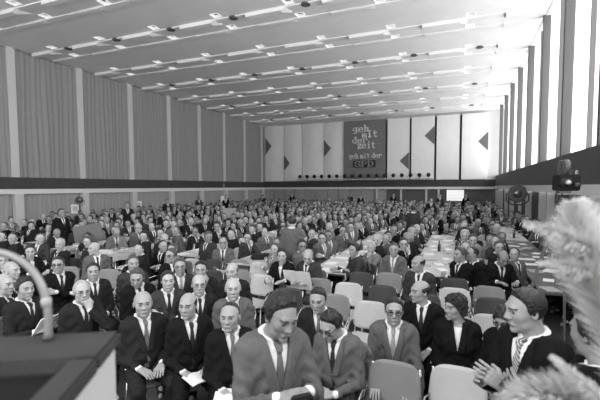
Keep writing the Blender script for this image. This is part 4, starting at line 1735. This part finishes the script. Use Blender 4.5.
# the farthest rows: one mass of seated figures
FRES = dict(res=.030, hres=.017, handres=.018)
SM = list(SUITS.values())
HMATS = list(HAIRS.values())
crowd_mats = SM + HMATS + M_SKINS + [M_SHIRT, M_SHOE, TIES['dark'], M_EYE]
base = []
for v in (0, 1, 2, 5, 6, 7, 9):
    pp = person_parts(**dict(FRES, **{k: w for k, w in MV[v].items() if k != 'glasses'}))
    base.append((MV[v]['yaw'], person_parts_hm(**{k: w for k, w in MV[v].items() if k in ('pose', 'yaw', 'pitch')}), pp))
chunks = []
for i, (x, y, li, side, body, look) in enumerate(rest):
    r2 = random.Random(i + 999)
    need = ((look - body + math.pi) % (2 * math.pi)) - math.pi
    yw, hm, pp = min(base, key=lambda b: abs(b[0] - need) + r2.random() * .5)
    c, s_ = math.cos(body), math.sin(body)
    sc = r2.uniform(.94, 1.05)
    M = Matrix.Translation((x - (c * hm[0] - s_ * hm[1]) * sc, y - (s_ * hm[0] + c * hm[1]) * sc, 0)) @ Matrix.Rotation(body, 4, 'Z') @ Matrix.Scale(sc, 4)
    su = r2.choice([0, 1, 1, 2, 2, 3, 3, 4])
    hc = 5 + r2.choice([0, 0, 0, 0, 1, 1, 2, 3])
    sk = 9 + r2.randrange(3)
    remap = {0: sk, 1: 15, 2: sk, 3: su, 4: 12, 5: 14, 6: su, 7: 13, 8: hc}
    for n, pl in pp.items():
        if n == 'Hm' or n == 'shoe':
            continue
        for V, Q, mi in pl:
            if np.isscalar(mi):
                m2 = remap[mi]
            else:
                m2 = np.vectorize(remap.get)(mi)
            chunks.append((xf(V, M), Q, m2))
if chunks:
    me = np_mesh('crowd', chunks)
    o = link('crowd', me, crowd_mats)
    tag(o, 'dense seated audience filling the far rows up to the end wall', 'crowd', kind='stuff')
print('PEOPLE individuals', len(ind), 'rest', len(rest))

# standing figures far back
STANDP = [(119, 205, 'dark', 10, 'man in dark suit standing by the low curtain wall'), (208, 198, 'charcoal', 20, 'man standing far back near the small white placard'),
          (237, 198, 'black', 0, 'man in black standing at the back, beyond the pole placard'), (263, 196, 'dark', -30, 'man standing at the back near the corner of the hall'),
          (43, 212, 'black', 30, 'man in black standing beside the first low column'), (322, 222, 'grey', 165, 'man in a grey suit standing with his back to the stage'),
          (372, 196, 'dark', 0, 'man standing in the last rows under the slogan banner'), (391, 208, 'charcoal', 175, 'man standing with his back turned among the middle tables'),
          (421, 200, 'dark', 10, 'man standing at the back under the second flat wall panel'),
          (180, 201, 'dark', 20, 'man standing along the low curtains beyond the fourth low column'), (226, 196, 'charcoal', 10, 'man in charcoal standing right by the white placard pole'),
          (300, 194, 'dark', 0, 'man standing at the back under the bowed pale panels'), (343, 193, 'grey', 20, 'man in grey standing at the end wall, left of the slogan banner'),
          (358, 193, 'black', -15, 'man in black standing at the end wall below the banner lettering'), (400, 194, 'dark', 10, 'man standing before the dark doors under the first flat panel'),
          (440, 196, 'charcoal', 0, 'man standing beside the bright small window at the back'), (466, 196, 'black', -10, 'man in black standing between the bright window and the windows wall')]
for i, (px_, py_, su, db, lab) in enumerate(STANDP):
    kw = dict(pose='stand', style='short', face=i % 3)
    x, y = unp(px_, py_, 1.59)
    if y > YB - 1.2:
        f = (YB - 1.2) / y
        x, y = x * f, y * f
    li = min(range(len(LANES)), key=lambda q: abs(x - LANES[q]))
    if abs(x - LANES[li]) < .62:
        x = LANES[li] + (.85 if x > LANES[li] else -.85)
    me, _ = one_mesh('st%d' % (i % 3), **dict(LRES, **kw))
    t = bpy.data.objects.new('person', me)
    COL.objects.link(t)
    t.location = (x, y, 0)
    t.rotation_euler = (0, 0, cam_rz(x, y) + R(db))
    set_mats(t, mats_for(su, 'dark', i % 3, 'dark'))
    tag(t, lab, 'person')

# ------------------------------------------------------------------ rostrum, microphone tube, plumes
struct(MB().box(XL, XR, YF, 1.12, 0, .8).build('floor_stage', mat('stage_boards', .08, .5, .2, 5)))
cr_, sr_ = math.cos(R(21.93)), math.sin(R(21.93))


def lat(l, d, z):
    """point l metres to the side and d metres ahead of the photographer"""
    return Vector((l * cr_ - d * sr_, l * sr_ + d * cr_, z))


ax_ = (lat(-.395, .55, 0) - lat(-.452, .95, 0)).normalized()      # from far to near along the side
o0 = lat(-.452, .95, 0)
perp = Vector((ax_.y, -ax_.x, 0))
if perp.dot(lat(-1, 0, 0)) < 0:
    perp = -perp
LM = Matrix(((ax_.x, perp.x, 0, o0.x), (ax_.y, perp.y, 0, o0.y), (0, 0, 1, .8), (0, 0, 0, 1)))   # local x: towards the speaker, y: across, z up
lect = empty('lectern', (0, 0, 0), 0, 'dark-topped wooden lectern with a pale side panel on the stage', 'lectern')
lect.matrix_world = LM
H_ = 1.10
M_LTOP = mat('lectern_dark_top', .035, .4, .2, 8)
M_LPALE = mat('lectern_pale_panel', .50, .5, .03, 4)
MB().rbox(0, .62, 0, .03, 0, H_ - .035, .004).rbox(0, .62, .92, .95, 0, H_ - .035, .004).build('side_panel', M_LPALE, lect)
MB().rbox(0, .03, .03, .92, 0, H_ - .035, .004).build('front_panel', M_LTOP, lect)
MB().rbox(-.01, .15, -.012, .96, H_ - .035, H_, .008).build('ledge', M_LTOP, lect)
MB().rbox(.15, .64, -.012, .045, H_ - .035, H_, .006).build('rim', mat('lectern_grey_rim', .035, .45), lect)
MB().rbox(.15, .64, .905, .96, H_ - .035, H_, .006).build('rim', mat('lectern_grey_rim', .035, .45), lect)
MB().rbox(.15, .62, .045, .905, H_ - .16, H_ - .14, .003).build('shelf', M_BLACK, lect)  # black stands in for the shadow inside the lectern's open well


def pxd(x, y, d):
    """point at depth d on the sight line of a pixel"""
    c, s, cp, sp, cr, sr = _ca
    dx, dy = x - 300, y - 200 - 10.3
    X, Yd = dx * cr + dy * sr, -dx * sr + dy * cr
    fw, up = 398 * cp - Yd * sp, -398 * sp - Yd * cp
    k = d / 398
    return Vector(((X * c - fw * s) * k, (X * s + fw * c) * k, EYE + up * k))


goose = empty('microphone_arm', pxd(48, 335, .92), 0, 'thick curved metal tube rising in an arc from the lectern', 'microphone arm')
gp = [(48, 336), (48.5, 318), (46, 300), (41, 284), (31, 269), (18, 259), (2, 253), (-18, 251), (-40, 258), (-55, 272)]
pts = [pxd(x, y, .92) for x, y in gp]


def smooth(pts, n=5):
    out_ = []
    for i in range(len(pts) - 1):
        p0, p1, p2, p3 = pts[max(i - 1, 0)], pts[i], pts[i + 1], pts[min(i + 2, len(pts) - 1)]
        for k in range(n):
            t = k / n
            out_.append(.5 * ((2 * p1) + (p2 - p0) * t + (2 * p0 - 5 * p1 + 4 * p2 - p3) * t * t + (3 * p1 - p0 - 3 * p2 + p3) * t ** 3))
    return out_ + [pts[-1]]


g0 = goose.location.copy()
MB().tube([p - g0 for p in smooth(pts)], .0088, 12).build('tube', mat('brushed_tube', .22, .4, metal=.3), goose, True)
MB().lathe([(.006, -.012), (.0105, -.010), (.0115, 0), (.0105, .010), (.006, .012)], 14, M=Matrix.Translation(pxd(46.3, 302, .92) - g0)).build('joint', mat('joint_grey', .3, .4), goose, True)
MB().lathe([(.01, -.06), (.022, -.04), (.024, .02), (.014, .05)], 14, M=Matrix.Translation(pts[-1] - g0)).build('microphone', M_DARKMETAL, goose, True)
# foot from the tube's end down to the ledge
fz = .8 + H_
MB().tube([Vector((0, 0, 0)), Vector((0, 0, fz - g0.z - .001))] if abs(fz - g0.z) > .01 else [Vector((0, 0, 0)), Vector((0, 0, -.01))], .012, 12).build('base', M_DARKMETAL, goose, True)

# feathery plumes in a vase on a stand beside the rostrum
M_PLUME = mat('plume_feather', .66, .9)
fa_ = empty('plume_bouquet', lat(.80, .92, .8), 0, 'bouquet of big white feathery plumes in front of the windows', 'bouquet')
b0 = fa_.location.copy()
MB().lathe([(.13, 0), (.13, .02), (.03, .05), (.03, .40), (.10, .44), (.13, .50), (.12, .60), (.09, .66), (.10, .68), (.085, .68), (.07, .60)], 24).build('vase', M_LPALE, fa_, True)


def plume(path, radii, d, nf, seed, tip=1.0):
    r = random.Random(seed)
    P = smooth([pxd(x, y, dd) - b0 for (x, y), dd in zip(path, d)], 8)
    n = len(P) - 1
    rad = [radii[min(int(i / n * (len(radii) - 1)), len(radii) - 2)] * (1 - (i / n * (len(radii) - 1)) % 1) + radii[min(int(i / n * (len(radii) - 1)) + 1, len(radii) - 1)] * ((i / n * (len(radii) - 1)) % 1) for i in range(n + 1)]
    mb = MB()
    mb.tube(P, [.003] * len(P), 6)
    for q in range(nf):
        u = r.random() ** .9 * n
        i = min(int(u), n - 1)
        c = P[i].lerp(P[i + 1], u - i)
        t = (P[i + 1] - P[i]).normalized()
        a = Vector((r.gauss(0, 1), r.gauss(0, 1), r.gauss(0, 1)))
        a = (a - t * a.dot(t)).normalized()
        L = rad[i] * r.uniform(.5, 1.15)
        dirn = (a * 1.0 + t * .75).normalized()
        sag = Vector((0, 0, -.35))
        w = .0022
        sd = dirn.cross(Vector((r.random(), r.random(), r.random()))).normalized() * w
        vs = []
        for k in range(4):
            s_ = k / 3
            p = c + dirn * L * s_ + t * L * .25 * s_ * s_ + sag * L * .3 * s_ * s_
            ww = sd * (1 - .8 * s_)
            vs += [p - ww, p + ww]
        mb.add(vs, [(0, 1, 3, 2), (2, 3, 5, 4), (4, 5, 7, 6)])
    return mb.build('plume', M_PLUME, fa_)


vb = (640, 440)
plume([(634, 430), (612, 340), (596, 285), (584, 245), (575, 206)], [.04, .07, .095, .07, .02], [.92, .92, .92, .92, .92], 5200, 1)
plume([(640, 430), (634, 330), (626, 280), (616, 245), (604, 222)], [.05, .08, .08, .05, .02], [.95, .98, 1.0, 1.0, 1.0], 2600, 2)
plume([(630, 350), (600, 262), (575, 240), (550, 230), (526, 224)], [.03, .05, .03, .018, .008], [.92, .9, .88, .86, .85], 1300, 3)
plume([(630, 350), (600, 280), (578, 268), (560, 264), (541, 263)], [.03, .04, .026, .016, .007], [.92, .9, .88, .86, .85], 1000, 4)
plume([(640, 440), (604, 416), (574, 402), (544, 396), (512, 406)], [.05, .07, .07, .055, .03], [.85, .84, .83, .82, .81], 4200, 5)
plume([(630, 430), (605, 404), (585, 386), (568, 370), (552, 357)], [.04, .03, .022, .014, .006], [.80, .80, .80, .80, .80], 900, 6)

# ------------------------------------------------------------------ film camera on a tripod
cx, cy = 1.17, 5.72
fc = empty('film_camera', (cx, cy, 2.14), R(8), 'dark film camera with viewfinder on top of a tall tripod', 'film camera')
MB().rbox(-.14, .14, -.22, .06, .06, .29, .015).build('body', M_BLACK, fc)
MB().lathe([(.06, 0), (.06, .05), (.045, .06), (.045, .12), (.055, .13)], 20, M=Matrix.Translation((-.07, -.22, .18)) @ Matrix.Rotation(R(90), 4, 'X')).build('lens', M_DARKMETAL, fc, True)
MB().lathe([(.034, 0), (.034, .03), (.0, .045)], 16, M=Matrix.Translation((-.07, -.345, .18)) @ Matrix.Rotation(R(90), 4, 'X')).build('lens_glass', mat('lens_glass', .5, .1, spec=1), fc, True)
MB().lathe([(.04, 0), (.04, .06)], 16, M=Matrix.Translation((.08, -.22, .14)) @ Matrix.Rotation(R(90), 4, 'X')).build('lens', M_DARKMETAL, fc, True)
MB().lathe([(.10, -.035), (.115, -.03), (.115, .03), (.10, .035)], 24, M=Matrix.Translation((-.02, .02, .40)) @ Matrix.Rotation(R(90), 4, 'Y')).lathe([(.10, -.035), (.115, -.03), (.115, .03), (.10, .035)], 24, M=Matrix.Translation((-.02, -.10, .40)) @ Matrix.Rotation(R(90), 4, 'Y')).build('film_magazine', mat('magazine_grey', .10, .4), fc, True)
MB().rbox(.08, .12, -.18, .04, .29, .36, .01).build('viewfinder', M_METAL, fc)
MB().tube([(.0, .05, .08), (.10, .34, -.10)], .012, 8).build('pan_handle', M_DARKMETAL, fc, True)
MB().rbox(-.08, .08, -.10, .10, .02, .06, .01).build('mount', M_METAL, fc)
fc.scale = (.82, .82, .82)
tr = empty('tripod', (cx, cy, 0), 0, 'tall wooden tripod carrying the film camera', 'tripod')
MB().lathe([(.07, 1.96), (.075, 2.0), (.06, 2.08), (.06, 2.139)], 16).build('head', M_DARKMETAL, tr, True)
for a in (R(178), R(70), R(-42)):
    dx, dy = math.cos(a), math.sin(a)
    mb = MB()
    for o_ in (-.035, .035):
        mb.tube([(dx * .05 - dy * o_, dy * .05 + dx * o_, 2.0), (dx * .32 - dy * o_ * .8, dy * .32 + dx * o_ * .8, .9)], .014, 6)
    mb.tube([(dx * .29, dy * .29, 1.02), (dx * .52, dy * .52, .0)], .017, 6)
    mb.tube([(dx * .32 - dy * .04, dy * .32 + dx * .04, .9), (dx * .32 + dy * .04, dy * .32 - dx * .04, .9)], .018, 6)
    mb.build('leg', mat('tripod_wood', .13, .5), tr)

# big octagonal spotlight by the window wall, small one by the curtain wall


def spotlight(x, y, z, r, aim, label, m):
    t = empty('stage_spotlight', (x, y, 0), aim, label, 'spotlight')
    Mx = Matrix.Translation((0, 0, z)) @ Matrix.Rotation(R(90), 4, 'X')
    MB().lathe([(r * .55, -r * .8), (r * .8, -r * .5), (r, 0), (r, r * .25), (r * .88, r * .27)], 8, M=Mx).build('housing', m, t)
    MB().lathe([(r * .42, r * .28), (r * .3, r * .33), (.001, r * .36)], 16, M=Mx).build('lens', mat('spot_lens', .06, .15, spec=1), t, True)
    MB().tube([(-r * 1.08, 0, z), (-r * 1.05, 0, z - r * .8), (-r * .5, 0, z - r * 1.2), (r * .5, 0, z - r * 1.2), (r * 1.05, 0, z - r * .8), (r * 1.08, 0, z)], .03 * (r / .4), 6).build('yoke', M_DARKMETAL, t)
    MB().tube([(0, 0, z - r * 1.2), (0, 0, .35)], .032, 8).build('pole', M_DARKMETAL, t)
    for k in range(3):
        a = k * 2.094 + .5
        MB().tube([(0, 0, .6), (math.cos(a) * .32, math.sin(a) * .32, 0.01)], .016, 6).build('leg', M_DARKMETAL, t)
    return t


spotlight(2.0, 17.0, 1.96, .35, R(-5), 'big octagonal dark spotlight on a stand near the windows', M_DARKMETAL)
spotlight(-14.9, 12.1, 1.72, .17, R(30), 'small spotlight on a stand before the low curtains', M_DARKMETAL)

# placards and notices
def wall_notice(px_, py_, X, w, h, label):
    # on the low curtain wall: where the sight line meets x = X
    a = Vector((0, 0, EYE))
    b = pxd(px_, py_, 10)
    t = X / b.x
    p = a + (b - a) * t
    o = MB().rbox(-.015, .015, -w / 2, w / 2, -h / 2, h / 2, .004).rbox(.014, .02, -w * .3, w * .3, -h * .25, h * .3, .001, mi=1).build('notice_board', [M_LETTER, mat('faint_print', .5)])
    o.location = p
    tag(o, label, 'notice')


wall_notice(75, 209, XL - .02, .42, .42, 'white notice on the low column nearest the stage')
wall_notice(139, 205, XL - .02, .38, .42, 'white notice beside the second low column')
x, y = unp(224, 199, 1.55)
f = 24.0 / y
x, y = -14.9 * 1, 0
bb = pxd(224, 199, 26.0)
t = empty('placard', (bb.x, bb.y, 0), R(15), 'small white placard on a thin pole above the far rows', 'placard')
MB().rbox(-.22, .22, -.015, .015, bb.z - .2, bb.z + .2, .005).build('sign_board', M_LETTER, t)
MB().tube([(0, .025, 0), (0, .025, bb.z + 1.0)], .022, 8).build('pole', M_COL, t)
bb = pxd(230, 213, 16.5)
t = empty('placard', (bb.x, bb.y, 0), R(15), 'mid-grey square board on a pole in the middle rows', 'placard')
MB().rbox(-.28, .28, -.015, .015, bb.z - .20, bb.z + .20, .005).build('sign_board', M_CURT_LOW, t)
MB().tube([(0, .025, 0), (0, .025, bb.z)], .022, 8).build('pole', M_DARKMETAL, t)
bb = pxd(88, 233, 9.2)
t = empty('display_board', (bb.x, bb.y, 0), R(40), 'large tilted grey board standing between rows near the curtains', 'board')
MB().rbox(-.30, .30, -.012, .012, -.19, .19, .01, M=Matrix.Translation((0, 0, bb.z)) @ Matrix.Rotation(R(-8), 4, 'Y')).build('board_panel', mat('board_grey', .13, .9, .1, 20), t)
MB().tube([(-.1, .02, 0), (-.1, .02, bb.z)], .015, 6).build('pole', M_DARKMETAL, t)
